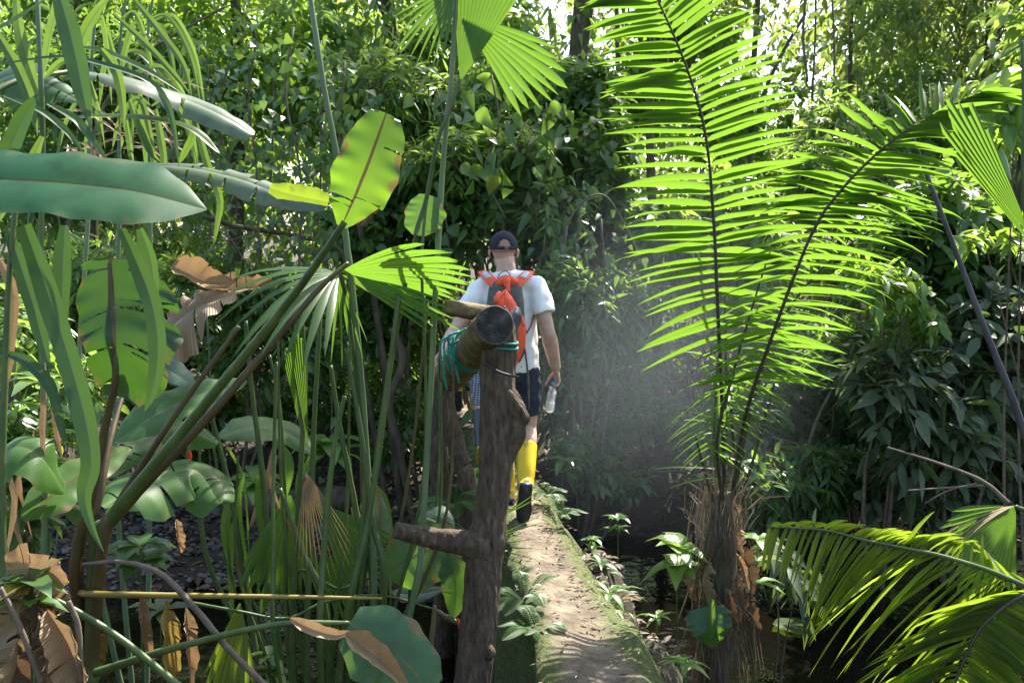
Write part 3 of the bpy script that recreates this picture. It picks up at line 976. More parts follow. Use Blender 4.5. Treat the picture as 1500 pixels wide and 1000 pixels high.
# trees put in for the shade of their high crowns (trunks stand in view)
tree('straight grey trunk of an added canopy tree, deep in shade behind the right-hand shrubs', 1318, 19.5, 11.5, .06,
     [(-.6, -1.2, 0, 2.0, 2.0, .9), (1.5, .8, .6, 1.8, 1.8, .9), (-2.2, .6, -.6, 1.3, 1.3, .7)], 110, 9, .22, .1, 209, 'shrub')
tree('added dark canopy trunk standing behind the bushes right of the upright palm', 1100, 20.5, 12.0, .06,
     [(0, -1.5, 0, 2.0, 2.0, .9), (2.0, 0, .4, 1.7, 1.7, .9), (-2.0, .4, -.3, 1.4, 1.6, .8)], 100, 9, .22, .1, 210, 'shrub')
tree('added brown canopy trunk in the dark gap left of the walker behind the stalks', 575, 12.6, 11.0, .06,
     [(.6, -1.2, 0, 1.7, 1.8, .8), (-1.6, 0, .3, 1.7, 1.7, .9)], 110, 9, .22, .1, 211, 'shrub')

tree('added slim tree just left of the upright frond, its limb placed to shade the stalks', 975, 9.3, 6.2, .045,  # added tree, crown placed to shade the lower left and the post
     [(-1.0, -1.9, -.9, .65, .6, .3), (-1.7, -2.3, -.9, .6, .6, .3), (-.5, -1.4, -.8, .6, .5, .3), (-2.0, -1.5, -.8, .6, .6, .3), (-.1, -2.0, -.9, .32, .3, .2)], 260, 9, .19, .09, 212, 'shrub')

# leafy shrubs of the far bank: label, base px, distance, ellipsoids, twigs, leaves, length, width, seed, material
bush('upper half of the dense bush above the walker, painted paler as if lit', 720, 9.2,  # split off the dense bush; paler leaf colour stands in for light
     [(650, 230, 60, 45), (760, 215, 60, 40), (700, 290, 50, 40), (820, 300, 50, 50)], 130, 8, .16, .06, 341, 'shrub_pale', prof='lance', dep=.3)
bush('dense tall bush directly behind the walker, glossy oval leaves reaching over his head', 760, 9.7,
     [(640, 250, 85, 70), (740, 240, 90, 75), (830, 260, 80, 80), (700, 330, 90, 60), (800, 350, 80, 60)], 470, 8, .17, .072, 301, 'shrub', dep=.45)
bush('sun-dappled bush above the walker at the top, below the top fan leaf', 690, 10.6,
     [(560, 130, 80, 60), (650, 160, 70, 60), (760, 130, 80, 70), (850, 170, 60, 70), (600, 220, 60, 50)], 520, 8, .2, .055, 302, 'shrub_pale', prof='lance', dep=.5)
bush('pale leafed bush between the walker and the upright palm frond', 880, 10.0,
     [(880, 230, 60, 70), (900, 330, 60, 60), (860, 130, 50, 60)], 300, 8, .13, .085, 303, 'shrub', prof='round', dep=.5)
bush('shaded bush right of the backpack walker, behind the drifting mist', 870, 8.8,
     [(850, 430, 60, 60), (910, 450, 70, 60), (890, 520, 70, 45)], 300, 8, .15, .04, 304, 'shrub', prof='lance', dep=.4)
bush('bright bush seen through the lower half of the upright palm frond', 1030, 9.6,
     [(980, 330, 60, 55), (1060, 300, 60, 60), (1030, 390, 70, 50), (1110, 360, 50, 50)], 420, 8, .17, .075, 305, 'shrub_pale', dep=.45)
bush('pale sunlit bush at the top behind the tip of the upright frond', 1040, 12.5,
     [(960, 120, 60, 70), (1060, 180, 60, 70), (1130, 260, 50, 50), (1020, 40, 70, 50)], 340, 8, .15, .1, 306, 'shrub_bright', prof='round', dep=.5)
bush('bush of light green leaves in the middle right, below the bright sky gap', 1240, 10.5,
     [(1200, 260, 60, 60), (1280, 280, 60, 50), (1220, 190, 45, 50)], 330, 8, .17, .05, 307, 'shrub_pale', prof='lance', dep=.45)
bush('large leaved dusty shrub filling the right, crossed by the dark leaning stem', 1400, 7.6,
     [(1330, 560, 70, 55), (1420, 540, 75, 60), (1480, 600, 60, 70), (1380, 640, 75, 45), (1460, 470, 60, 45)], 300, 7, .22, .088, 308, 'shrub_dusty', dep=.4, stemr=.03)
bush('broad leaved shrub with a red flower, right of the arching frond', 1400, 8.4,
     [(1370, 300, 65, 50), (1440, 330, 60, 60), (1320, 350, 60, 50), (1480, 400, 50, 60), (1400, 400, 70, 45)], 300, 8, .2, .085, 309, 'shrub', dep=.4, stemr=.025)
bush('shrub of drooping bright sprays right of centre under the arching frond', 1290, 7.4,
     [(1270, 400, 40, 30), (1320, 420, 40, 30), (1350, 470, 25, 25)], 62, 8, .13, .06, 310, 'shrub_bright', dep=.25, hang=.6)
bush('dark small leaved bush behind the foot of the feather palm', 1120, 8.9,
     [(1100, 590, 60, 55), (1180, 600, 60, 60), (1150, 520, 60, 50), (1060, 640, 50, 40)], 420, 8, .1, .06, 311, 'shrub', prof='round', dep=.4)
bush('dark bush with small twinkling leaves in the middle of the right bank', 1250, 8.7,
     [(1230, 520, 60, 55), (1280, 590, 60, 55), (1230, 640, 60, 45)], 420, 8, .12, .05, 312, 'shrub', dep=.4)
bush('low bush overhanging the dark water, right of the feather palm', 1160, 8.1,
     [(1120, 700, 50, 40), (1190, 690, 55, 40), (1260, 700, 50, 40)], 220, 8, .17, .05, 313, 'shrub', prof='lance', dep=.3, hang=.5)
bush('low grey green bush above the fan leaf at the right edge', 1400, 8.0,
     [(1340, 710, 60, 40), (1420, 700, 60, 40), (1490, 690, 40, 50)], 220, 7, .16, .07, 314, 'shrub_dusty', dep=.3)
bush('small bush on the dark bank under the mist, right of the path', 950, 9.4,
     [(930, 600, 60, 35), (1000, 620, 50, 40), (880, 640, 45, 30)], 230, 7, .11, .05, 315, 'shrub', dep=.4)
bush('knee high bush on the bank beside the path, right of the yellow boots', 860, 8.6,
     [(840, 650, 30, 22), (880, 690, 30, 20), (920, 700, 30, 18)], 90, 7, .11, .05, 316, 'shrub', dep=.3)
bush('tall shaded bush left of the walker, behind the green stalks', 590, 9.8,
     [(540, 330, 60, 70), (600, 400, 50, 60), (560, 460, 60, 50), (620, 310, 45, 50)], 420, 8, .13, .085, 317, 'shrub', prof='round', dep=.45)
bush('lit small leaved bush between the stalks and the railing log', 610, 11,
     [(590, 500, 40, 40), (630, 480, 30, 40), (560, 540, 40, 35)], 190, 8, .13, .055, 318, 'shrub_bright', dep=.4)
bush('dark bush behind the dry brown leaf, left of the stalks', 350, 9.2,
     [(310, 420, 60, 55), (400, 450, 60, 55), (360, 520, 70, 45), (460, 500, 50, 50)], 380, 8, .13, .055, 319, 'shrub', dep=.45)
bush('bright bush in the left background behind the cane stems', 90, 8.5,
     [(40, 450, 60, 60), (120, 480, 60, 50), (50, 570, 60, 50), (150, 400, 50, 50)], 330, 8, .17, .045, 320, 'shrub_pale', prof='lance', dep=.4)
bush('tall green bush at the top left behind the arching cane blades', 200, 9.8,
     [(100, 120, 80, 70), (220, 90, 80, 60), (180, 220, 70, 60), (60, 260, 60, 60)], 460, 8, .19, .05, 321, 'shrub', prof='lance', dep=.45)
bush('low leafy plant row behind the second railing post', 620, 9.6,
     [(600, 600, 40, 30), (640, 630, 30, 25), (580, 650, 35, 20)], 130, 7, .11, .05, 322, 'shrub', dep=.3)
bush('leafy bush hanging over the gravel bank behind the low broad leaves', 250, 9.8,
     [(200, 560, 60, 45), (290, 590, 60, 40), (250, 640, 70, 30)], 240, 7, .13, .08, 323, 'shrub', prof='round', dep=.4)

bush('dark leafy bush cut off by the right edge, beside the broad leaved shrubs', 1590, 8.3,
     [(1540, 560, 70, 80), (1620, 600, 80, 70), (1580, 680, 80, 50), (1650, 480, 80, 80), (1540, 420, 60, 60)], 380, 7, .17, .07, 345, 'shrub', dep=.4)
bush('low dark bush on the far bank between the walker\'s hand and the mist', 830, 9.9,
     [(815, 560, 40, 30), (870, 580, 45, 30), (830, 610, 40, 20), (920, 560, 40, 30)], 210, 7, .13, .05, 342, 'shrub', dep=.4)
bush('low dark bush closing the view behind the two rear walkers', 640, 12.0,
     [(600, 540, 50, 40), (660, 545, 40, 35), (710, 540, 40, 40), (560, 580, 45, 25)], 230, 7, .16, .065, 343, 'shrub', dep=.4)
bush('low leafy bush on the litter bank behind the middle stalks', 420, 10.6,
     [(340, 580, 50, 25), (420, 590, 50, 25), (500, 585, 50, 30), (460, 545, 50, 30)], 220, 7, .15, .06, 344, 'shrub', prof='lance', dep=.4)

# climbing vines: curtains of stems with leaves
def vine(label, specs, d, nleaf, L, W, seed, mat='heart', prof='heart', r=.008, name='climbing_vine', cat='vine'):
    rng = np.random.RandomState(seed)
    top = P(*specs[0][0], d)
    x, y = P(specs[0][-1][0], 500, d)[:2]
    o = thing(name, label, cat, (x, y, float(gh(x, y))))
    sm, lm = MB(), MB()
    for i, line in enumerate(specs):
        pts = PP(line, d + rng.uniform(-.4, .4))
        if i == 0:
            g0 = np.array([pts[-1][0], pts[-1][1], float(gh(pts[-1][0], pts[-1][1])) - .02])
            if g0[2] < pts[-1][2]: pts = np.vstack([pts, g0])
        pts[1:-1] += rng.uniform(-.06, .06, pts[1:-1].shape)
        etube(sm, pts, r * rng.uniform(.7, 1.4), n=6, rough=.2, seed=seed + i)
        q = spline(pts, 60)
        k = rng.randint(0, 60, nleaf)
        off = rng.randn(nleaf, 3) * (.14, .14, .08)
        D = nrm(rng.randn(nleaf, 3) * (.6, .6, .25) + (0, -.25, -.75))
        Nn = nrm(rng.randn(nleaf, 3) * .45 + (0, -.75, .55))
        blades(lm, q[k] + off, D, Nn, L * rng.uniform(.5, 1.2, nleaf), W * rng.uniform(.6, 1.2, nleaf), .1, prof, .12, rng)
    part('stems', sm, M['twig'], o)
    part('foliage', lm, M[mat], o)


vine('dark heart leaved vine curtain in the left background, above the silver drooping leaf',
     [[(300, 60), (310, 150), (290, 240), (300, 330), (305, 480)], [(340, 70), (330, 180), (345, 300), (340, 420)], [(270, 90), (255, 200), (275, 320)], [(375, 60), (365, 150), (385, 260), (380, 400)]], 8.9, 110, .1, .085, 401)
vine('heart leaved vine curtain left of the bright upright broad leaf',
     [[(430, 40), (420, 150), (440, 260), (430, 380), (440, 500)], [(470, 60), (460, 160), (475, 280), (460, 390)], [(400, 80), (405, 190), (395, 300)], [(505, 90), (490, 190), (500, 300)]], 8.7, 110, .1, .085, 402)
vine('tangle of bare vine stems in the dark gap behind the dry brown leaf',
     [[(250, 330), (330, 350), (420, 330), (480, 360)], [(300, 300), (360, 380), (400, 470)], [(420, 300), (380, 380), (370, 480)], [(330, 250), (400, 330), (470, 420)]], 9.1, 40, .08, .05, 403)
vine('creeper with large heart shaped leaves draped over the bush above the walker',
     [[(640, 130), (655, 210), (640, 290), (660, 380)], [(720, 110), (735, 180), (720, 260), (740, 320)], [(800, 150), (810, 230), (795, 320), (815, 400)]], 8.7, 26, .2, .14, 407, 'shrub', 'heart')
vine('leafy creeper hanging on the shaded side of the bush right of the walker',
     [[(850, 300), (845, 400), (860, 500), (850, 600)], [(880, 320), (890, 430), (880, 560)], [(830, 330), (825, 450), (835, 560)]], 8.5, 60, .1, .06, 404)
vine('creeper climbing the thick mossy trunk at the top',
     [[(840, -20), (850, 60), (838, 140), (850, 220)], [(862, -10), (855, 70), (866, 150)]], 13.6, 80, .17, .13, 405, 'shrub_pale')
vine('pale hanging creepers dropping from the crown right of the sky gap',
     [[(1195, -20), (1193, 60), (1196, 150), (1192, 260)], [(1218, -20), (1221, 70), (1219, 170)], [(1180, -10), (1176, 60), (1183, 120)]], 11.5, 16, .13, .07, 406, 'shrub_pale', 'leaf', .012)

# woody lianas and leaning branches seen in the gaps
def stick_thing(name, label, cat, pts, d, r, mat='twig', group=None, n=8, seed=0, ground=True, rough=.18):
    p = PP(pts, d)
    if ground:
        e = p[-1].copy(); g = float(gh(e[0], e[1])) - .05
        if e[2] > g:
            dv = nrm(p[-1] - p[-2]); dv = nrm(dv + (0, 0, -.45)) if dv[2] > -.5 else dv
            p = np.vstack([p, e + dv * (g - e[2]) / dv[2]])
    m = etube(MB(), p, r, n=n, rough=rough, seed=seed, seg=max(16, 7 * len(p)))
    return solo(name, m, M[mat], label, cat, tuple(p[-1]), group)


stick_thing('liana', 'thick brown liana curving down the shade left of the second railing post', 'liana', [(520, 300), (545, 420), (560, 520), (575, 640)], 9.2, [.03, .04], 'bark', seed=1)
stick_thing('liana', 'thin dark liana bending across the vines below the silver drooping leaf', 'liana', [(250, 300), (340, 330), (430, 345), (500, 370), (520, 480)], 9.0, [.02, .028], 'bark', seed=2)
stick_thing('fallen_branch', 'thin pale bare branch rising left of the palm frond, with a withered leaf cluster', 'branch', [(940, 380), (905, 310), (880, 285), (850, 300), (825, 345), (815, 420)], 8.6, [.007, .012], 'twig', seed=3)
stick_thing('liana', 'slim straight trunk in shade at the right, below the broad leaved shrub', 'liana', [(1475, 400), (1480, 520), (1478, 640)], 7.9, [.03, .035], 'bark', seed=4)
stick_thing('liana', 'crooked brown stem rising from the right bank behind the feather palm', 'liana', [(1270, 480), (1225, 560), (1195, 620), (1175, 690)], 8.2, [.012, .02], 'twig', seed=5)
stick_thing('liana', 'dark slanting branch high between the upright frond and the sky gap', 'liana', [(1180, 20), (1140, 90), (1110, 170), (1090, 300)], 12.0, [.02, .035], 'bark', seed=6)
stick_thing('liana', 'thick twisted dark root hanging beside the post line, left background', 'liana', [(575, 480), (590, 530), (570, 590), (585, 660)], 8.8, [.04, .035], 'bark', seed=7)
stick_thing('dry_branch', 'long pale dead branch crossing the cane at the upper left', 'branch', [(330, 10), (250, 55), (200, 90), (150, 160), (120, 260)], 6.6, [.008, .014], 'twig', seed=8)
stick_thing('fallen_log', 'dark fallen log lying across the gravel behind the green stalks', 'log', [(345, 738), (430, 736), (520, 730)], 9.0, [.13, .12], 'bark', seed=9, n=14, ground=False)
stick_thing('fallen_branch', 'bare branch lying low on the right bank above the water', 'branch', [(1130, 640), (1230, 665), (1330, 690), (1440, 690)], 8.3, [.01, .02], 'twig', seed=10)
stick_thing('fallen_branch', 'brown fallen branches on the shaded bank under the mist', 'branch', [(840, 690), (900, 700), (970, 690), (1020, 700)], 9.0, [.012, .012], 'twig', seed=11)

# ------------------------------------------------------------------ railing: post, log, rope
def ground_at(px, d):
    x, y = P(px, 500, d)[:2]
    return np.array([x, y, float(gh(x, y))])


def remeshed(mb, name, mats, root, parent, voxel, it=4, fn=None):
    """one continuous skin from overlapping limbs"""
    o = mb.build('tmp', mats, None, (0, 0, 0))
    m1 = o.modifiers.new('r', 'REMESH'); m1.mode = 'VOXEL'; m1.voxel_size = voxel; m1.use_smooth_shade = True
    m2 = o.modifiers.new('s', 'SMOOTH'); m2.factor = .5; m2.iterations = it
    bpy.context.view_layer.update()
    dg = bpy.context.evaluated_depsgraph_get()
    me = bpy.data.meshes.new_from_object(o.evaluated_get(dg))
    old = o.data
    bpy.data.objects.remove(o)
    bpy.data.meshes.remove(old)
    me.name = name
    n = len(me.vertices)
    co = np.zeros(n * 3, np.float32); me.vertices.foreach_get('co', co); co = co.reshape(-1, 3)
    if fn is not None:
        no = np.zeros(n * 3, np.float32); me.vertices.foreach_get('normal', no)
        co = fn(co, no.reshape(-1, 3))
    co = co - np.array(root.location)
    me.vertices.foreach_set('co', co.astype(np.float32).ravel())
    me.polygons.foreach_set('use_smooth', np.ones(len(me.polygons), bool))
    me.update()
    me.materials.clear()
    for m in (mats if isinstance(mats, (list, tuple)) else [mats]): me.materials.append(m)
    q = bpy.data.objects.new(name, me)
    COL.objects.link(q)
    q.parent = parent
    return q



DP = 3.95
pb_ = ground_at(690, DP)
post = thing('wooden_post', 'rough dark tree-trunk post with a side branch stub, carrying the railing log', 'post', tuple(pb_))
mb = MB()
prof_ = [(737, 466, 15), (735, 485, 22), (732, 510, 25), (730, 535, 25), (729, 575, 24.5), (730, 605, 26), (731, 625, 27), (729, 650, 26), (727, 685, 24.5), (722, 720, 23), (717, 755, 24), (713, 785, 28), (709, 815, 28), (706, 868, 26), (699, 934, 27), (692, 1000, 27), (687, 1080, 30), (684, 1180, 36)]
pts = PP([(a, b) for a, b, c in prof_], DP)
rad = [c * DP / F for a, b, c in prof_]
pts = np.vstack([pts, (pts[-1][0], pts[-1][1], pb_[2] - .15)]); rad.append(rad[-1] * 1.1)
etube(mb, pts, rad, n=48, seg=260, rough=.11, seed=3)
etube(mb, PP([(728, 560), (742, 585), (757, 603), (768, 614), (771, 622)], [DP, DP - .01, DP - .02, DP - .03, DP - .03]), [.05, .055, .048, .03, .01], n=20, seg=30, rough=.25, seed=6)
etube(mb, PP([(745, 600), (755, 616), (752, 640), (742, 668), (734, 690)], DP - .01), [.03, .045, .045, .04, .02], n=18, seg=30, rough=.2, seed=7)


def bark_fn(co, no):
    out = co.copy()
    for q in range(len(co)):
        x, y, z = co[q]
        a = mnoise.noise(Vector((x * 55, y * 55, z * 9))) + .6 * mnoise.noise(Vector((x * 120, y * 120, z * 22)))
        b = mnoise.noise(Vector((x * 14 + 5, y * 14, z * 8)))
        out[q] = co[q] + no[q] * (a * .0042 + b * .006)
    return out


remeshed(mb, 'trunk', M['post'], post, post, .0065, 2, bark_fn)
mb = MB()
etube(mb, PP([(712, 800), (680, 795), (640, 789), (600, 780), (579, 776)], [DP - .02, DP - .05, DP - .08, DP - .1, DP - .12]), [.07, .052, .043, .038, .03], n=20, seg=50, rough=.14, seed=5)
remeshed(mb, 'branch_stub', M['post'], post, post, .0065, 2, bark_fn)
mb = MB()
etube(mb, PP([(741, 500), (748, 474), (755, 460), (758, 450)], DP + .1), [.045, .04, .026, .008], n=14, seg=24, rough=.45, seed=9)
etube(mb, PP([(738, 480), (740, 462), (738, 448)], DP + .1), [.03, .022, .006], n=12, seg=18, rough=.45, seed=10)
part('broken_top', mb, M['twig_dark'], post)
for a, b_, r_ in ((722, 955, .026), (690, 905, .02)):
    part('knot', ball(MB(), P(a - 8 * (a > 700), b_, DP - .05), (r_ * 1.3, r_, r_ * 1.4)), M['post'], post)

log_a, log_b = P(724, 476, 3.78), P(660, 549, 5.55)
lo = thing('railing_log', 'thick cut log tied up as a handrail, its dark sawn end facing the camera', 'log', tuple(log_b))
mb = MB()
lp = [log_a + (log_b - log_a) * t for t in np.linspace(0, 1, 6)]
lp[2] = lp[2] + (0.006, 0, -.01)
etube(mb, lp, [.077, .083, .09, .095, .098, .097], n=48, seg=120, rough=.05, seed=12, cap=True)
part('log_body', mb, M['log'], lo)
mb = MB()
ax = nrm(log_b - log_a)
S1 = nrm(np.cross(ax, (0, 0, 1))); S2 = np.cross(S1, ax)
th = np.linspace(0, 2 * math.pi, 48, endpoint=False); rr_ = np.array([.001, .012, .024, .036, .048, .06, .07, .0755, .0775, .0775])
V = []; A = []
for q, r_ in enumerate(rr_):
    for a_ in th:
        w_ = 1 + .05 * mnoise.noise(Vector((math.cos(a_) * 1.5, math.sin(a_) * 1.5, 3)))
        dz = .0035 * mnoise.noise(Vector((math.cos(a_) * r_ * 60, math.sin(a_) * r_ * 60, 0))) if q < 8 else 0
        V.append(log_a + (S1 * math.cos(a_) + S2 * math.sin(a_)) * r_ * w_ + ax * (dz - (.008 if q < 8 else .006 if q == 8 else -.012)))
        A.append((r_, a_, .5))
ix = np.arange(len(V)).reshape(len(rr_), 48)
mb.add(V, np.stack([ix[:-1], ix[1:], np.roll(ix[1:], -1, 1), np.roll(ix[:-1], -1, 1)], -1).reshape(-1, 4), A)
part('sawn_end', mb, M['log_end'], lo, smooth_=False)

mb = MB()
etube(mb, PP([(650, 449), (668, 452), (690, 456), (722, 461)], [3.98, 4.0, 4.02, 4.04]), [.031, .034, .036, .037], n=20, seg=24, rough=.08, seed=14)
solo('short_log', mb, M['log'], 'short thin log lying level behind the sawn log end, pointing left', 'log', tuple(P(722, 461, 4.04)))

# rope: coils round the log, loose ends, a wrap on the post
rp = MB()
T = ax; S1 = nrm(np.cross(T, (0, 0, 1))); S2 = np.cross(S1, T)
def ring(c, r, a0, a1, sh=0.0, n=28):
    return np.array([c + T * sh * (k / n) + S1 * r * math.cos(a) + S2 * r * math.sin(a) for k, a in enumerate(np.linspace(a0, a1, n))])
for i, tt in enumerate((.37, .385, .42)):
    c = log_a + (log_b - log_a) * tt
    etube(rp, ring(c, (.0985 + .003 * (i % 2)), 0, 6.4, .03 + .02 * (i % 2)), .0055, n=6, seg=60)
c = log_a + (log_b - log_a) * .37
k0 = c + S1 * -.085 + S2 * .05
for j, (dx, dy) in enumerate([((-.03, -.01), 0), ((-.01, .0), 1), ((.012, -.012), 2), ((-.045, 0), 3)]):
    e = .15 + .03 * j
    etube(rp, [k0 + (0, 0, .02), k0 + (dx[0] - .02, -.03, -.02), k0 + (dx[0] - .01, -.035, -e * .6), k0 + (dx[0] + .005, -.02, -e)], .0055, n=6)
etube(rp, [k0 + (.02, -.02, .03), k0 + (-.03, -.04, .01), k0 + (-.02, -.03, -.03), k0 + (.02, -.03, -.01)], .007, n=6)
solo('rope', rp, M['rope'], 'teal rope knotted round the railing log with loose hanging ends', 'rope', tuple(c))
rp = MB(); c2 = P(732, 506, DP)
etube(rp, [c2 + ((.074 + .002 * math.sin(a * 3)) * math.cos(a), .074 * math.sin(a), .0035 * a - .012 * math.cos(a)) for a in np.linspace(-1.9, 8.5, 50)], .005, n=6, seg=160)
solo('rope', rp, M['rope'], 'short teal rope wound round the top of the post, right of the sawn log end', 'rope', tuple(c2))
etw = etube(MB(), [P(712, 530, 3.9), P(728, 543, 3.8), P(745, 549, 3.79), P(760, 552, 3.83)], .005, n=6)
solo('cord', etw, M['black'], 'thin dark cord drawn across the post just under the sawn log end', 'cord', tuple(P(770, 552, 3.83)))

def leaning_post(label, pts, d, r, seed):
    p = PP(pts, d)
    e = p[-1]
    p = np.vstack([p, (e[0] + .04, e[1], float(gh(e[0], e[1])) - .1)])
    solo('wooden_post', etube(MB(), p, r, n=14, seg=40, rough=.14, seed=seed), M['post'], label, 'post', tuple(p[-1]))
leaning_post('slim leaning post holding the low far end of the railing log', [(645, 548), (650, 585), (662, 630), (676, 680), (686, 740)], 5.7, [.055, .06, .056, .055, .06], 21)
leaning_post('dark upright stump close behind the slim leaning post', [(641, 560), (643, 620), (644, 700)], 6.2, [.05, .06, .065], 22)

# ------------------------------------------------------------------ people
def hand(mb, wrist, fwd, palm, thumb, s=1.0, curl=.5, grip=None):
    """palm, four unequal fingers and a side thumb; palm = direction the palm faces"""
    f = nrm(fwd); p = nrm(np.asarray(palm) - f * np.dot(palm, f)); u_ = nrm(np.asarray(thumb) - f * np.dot(thumb, f) - p * np.dot(thumb, p))
    k = wrist + f * .09 * s
    etube(mb, [wrist - f * .02, wrist + f * .03 * s, k - f * .02 * s, k], [.026 * s, .036 * s, .041 * s, .036 * s], [.019 * s, .017 * s, .015 * s, .011 * s], ref=p, n=12)
    for i, (o, L) in enumerate(((.032, .075), (.011, .085), (-.011, .078), (-.031, .06))):
        b = k - f * .012 * s + u_ * o * s
        d = nrm(f + u_ * o * 4)
        pts = [b]; a = 0
        for j, fr in enumerate((.45, .32, .26)):
            a += curl * (.55 + .35 * j + .06 * i)
            b = b + (d * math.cos(a) + p * math.sin(a)) * L * fr * s
            pts.append(b)
        etube(mb, pts, [.0095 * s, .009 * s, .008 * s, .006 * s], n=8, seg=14)
    b = wrist + f * .025 * s + u_ * .03 * s
    pts = [b, b + (f * .5 + u_ * .7 + p * .35) * .035 * s, b + (f * 1.2 + u_ * .75 + p * (.6 + .5 * curl)) * .042 * s, b + (f * 1.75 + u_ * .55 + p * (.9 + .9 * curl)) * .045 * s]
    etube(mb, pts, [.014 * s, .0125 * s, .0105 * s, .0075 * s], n=8, seg=14)


def make_person(label, org, J, S=1.0, cloth=None, vox=.0055):
    """J: joints in metres relative to org; clothes follow the body"""
    org = np.asarray(org, float)
    o = thing('person', label, 'person', tuple(org))
    j = {k: org + np.array(v) * S for k, v in J.items() if k != 'face' and not k.startswith('hand')}
    fw = nrm(J.get('face', (0, 1, 0)))
    rt = nrm(np.cross(fw, (0, 0, 1)))
    upz = np.array([0, 0, 1.0])
    b = MB()
    hd = j['head']
    # torso, neck, head
    etube(b, [j['pelvis'] - upz * .06 * S, j['pelvis'] + upz * .04 * S, (j['pelvis'] + j['neck']) / 2 - upz * .02 * S, j['neck'] - upz * .17 * S, j['neck'] - upz * .06 * S, j['neck'] - upz * .0 * S],
          [.155 * S, .16 * S, .145 * S, .175 * S, .15 * S, .06 * S], [.10 * S, .11 * S, .095 * S, .115 * S, .085 * S, .058 * S], ref=fw, n=22, seg=26)
    etube(b, [j['neck'] - upz * .05 * S, j['neck'] + upz * .04 * S, hd - upz * .04 * S], [.072 * S, .061 * S, .060 * S], n=16)
    ball(b, hd + upz * .02 * S - fw * .005 * S, (.074 * S, .095 * S, .098 * S), 20, 16)
    ball(b, hd - upz * .05 * S + fw * .03 * S, (.06 * S, .062 * S, .07 * S), 18, 12)
    etube(b, [hd + fw * .085 * S + upz * .02 * S, hd + fw * .106 * S - upz * .018 * S, hd + fw * .09 * S - upz * .03 * S], [.008 * S, .014 * S, .012 * S], n=8)
    for s in (-1, 1):
        e = hd + rt * s * .079 * S - upz * .012 * S - fw * .005 * S
        etube(b, [e + upz * .03 * S - fw * .008 * S, e + rt * s * .012 * S + upz * .012 * S - fw * .012 * S, e + rt * s * .008 * S - upz * .028 * S + fw * .004 * S], [.007 * S, .0125 * S, .006 * S], [.007 * S, .008 * S, .006 * S], n=10, ref=fw)
    for s, k in ((1, 'R'), (-1, 'L')):
        sh, el, wr = j['sh' + k], j['el' + k], j['wr' + k]
        etube(b, [j['neck'] - upz * .05 * S, sh * .5 + (j['neck'] - upz * .03 * S) * .5, sh], [.05 * S, .058 * S, .056 * S], n=14)
        etube(b, [sh, sh * .6 + el * .4, el, el * .7 + wr * .3, wr * .9 + el * .1, wr], [.06 * S, .055 * S, .045 * S, .05 * S, .034 * S, .031 * S], n=18, seg=36)
        h = J['hand' + k]
        hand(b, wr, h[0], h[1], h[2], S * .96, h[3])
        hp, kn, an, to = j['hip' + k], j['kn' + k], j['an' + k], j['to' + k]
        bk = nrm(np.cross(nrm(kn - an), rt)) * -1
        if np.dot(bk, fw) > 0: bk = -bk
        etube(b, [hp + upz * .05 * S, hp * .7 + kn * .3, kn, kn * .74 + an * .26 + bk * .016 * S, kn * .4 + an * .6 + bk * .006 * S, an], [.09 * S, .088 * S, .056 * S, .062 * S, .046 * S, .038 * S], n=18, seg=44)
        etube(b, [an - nrm(to - an) * .03 * S, an * .5 + to * .5 + nrm(np.cross(rt, to - an)) * 0, to], [.04 * S, .042 * S, .028 * S], n=12)
    remeshed(b, 'body', M['skin'], o, o, vox, 5)
    # eyes, mouth
    for s in (-1, 1):
        e = MB(); ball(e, hd + fw * .078 * S + rt * s * .031 * S + upz * .012 * S, .0135 * S, 12, 8)
        ep = part('eye', e, M['eye'], o)
        e = MB(); ball(e, hd + fw * .0885 * S + rt * s * .031 * S + upz * .012 * S, (.006 * S, .004 * S, .006 * S), 10, 6)
        part('iris', e, M['iris'], o, ep)
    e = MB(); etube(e, [hd + fw * .080 * S - upz * .068 * S - rt * .024 * S, hd + fw * .092 * S - upz * .066 * S, hd + fw * .080 * S - upz * .068 * S + rt * .024 * S], [.003 * S, .008 * S, .003 * S], n=8)
    part('mouth', e, M['lip'], o)
    c = cloth
    # hair
    e = MB()
    ball(e, hd + upz * .022 * S - fw * .008 * S, (.0785 * S, .1000 * S, .1005 * S), 24, 18)
    if c.get('long_hair'):
        etube(e, [hd - fw * .06 * S, hd - fw * .1 * S - upz * .12 * S, j['neck'] - fw * .12 * S - upz * .1 * S], [.05 * S, .045 * S, .02 * S], n=12)
    def cutface(co, no):
        d = (co - hd) @ fw; z = (co - hd)[:, 2]
        lim = np.maximum(0, d / S - .035) * 0
        low = (z < -.028 * S) 
        co = co.copy()
        pull = smooth(.03 * S, .075 * S, d) * smooth(.075 * S, .03 * S, z)
        ctr = hd + upz * .02 * S
        co = co - (co - ctr) * (pull * .25)[:, None]
        co = co - (co - ctr) * (smooth(.01 * S, -.07 * S, z) * .42)[:, None]
        return co
    remeshed(e, 'hair', M[c.get('hair', 'hair')], o, o, .006, 2, cutface)
    if c.get('cap'):
        e = MB(); cc = hd + upz * .028 * S - fw * .002 * S
        nu, nv = 60, 26
        U = np.linspace(0, 2 * math.pi, nu, endpoint=False); Vv = np.linspace(0.03, math.pi / 2 + .16, nv)
        V = np.array([[cc + rt * math.cos(a) * math.sin(q) * .089 * S + fw * math.sin(a) * math.sin(q) * .108 * S + upz * math.cos(q) * .103 * S for a in U] for q in Vv])
        idx = np.arange(nu * nv).reshape(nv, nu)
        f = np.stack([idx[:-1], idx[1:], np.roll(idx[1:], -1, 1), np.roll(idx[:-1], -1, 1)], -1)
        keep = np.ones(f.shape[:2], bool)
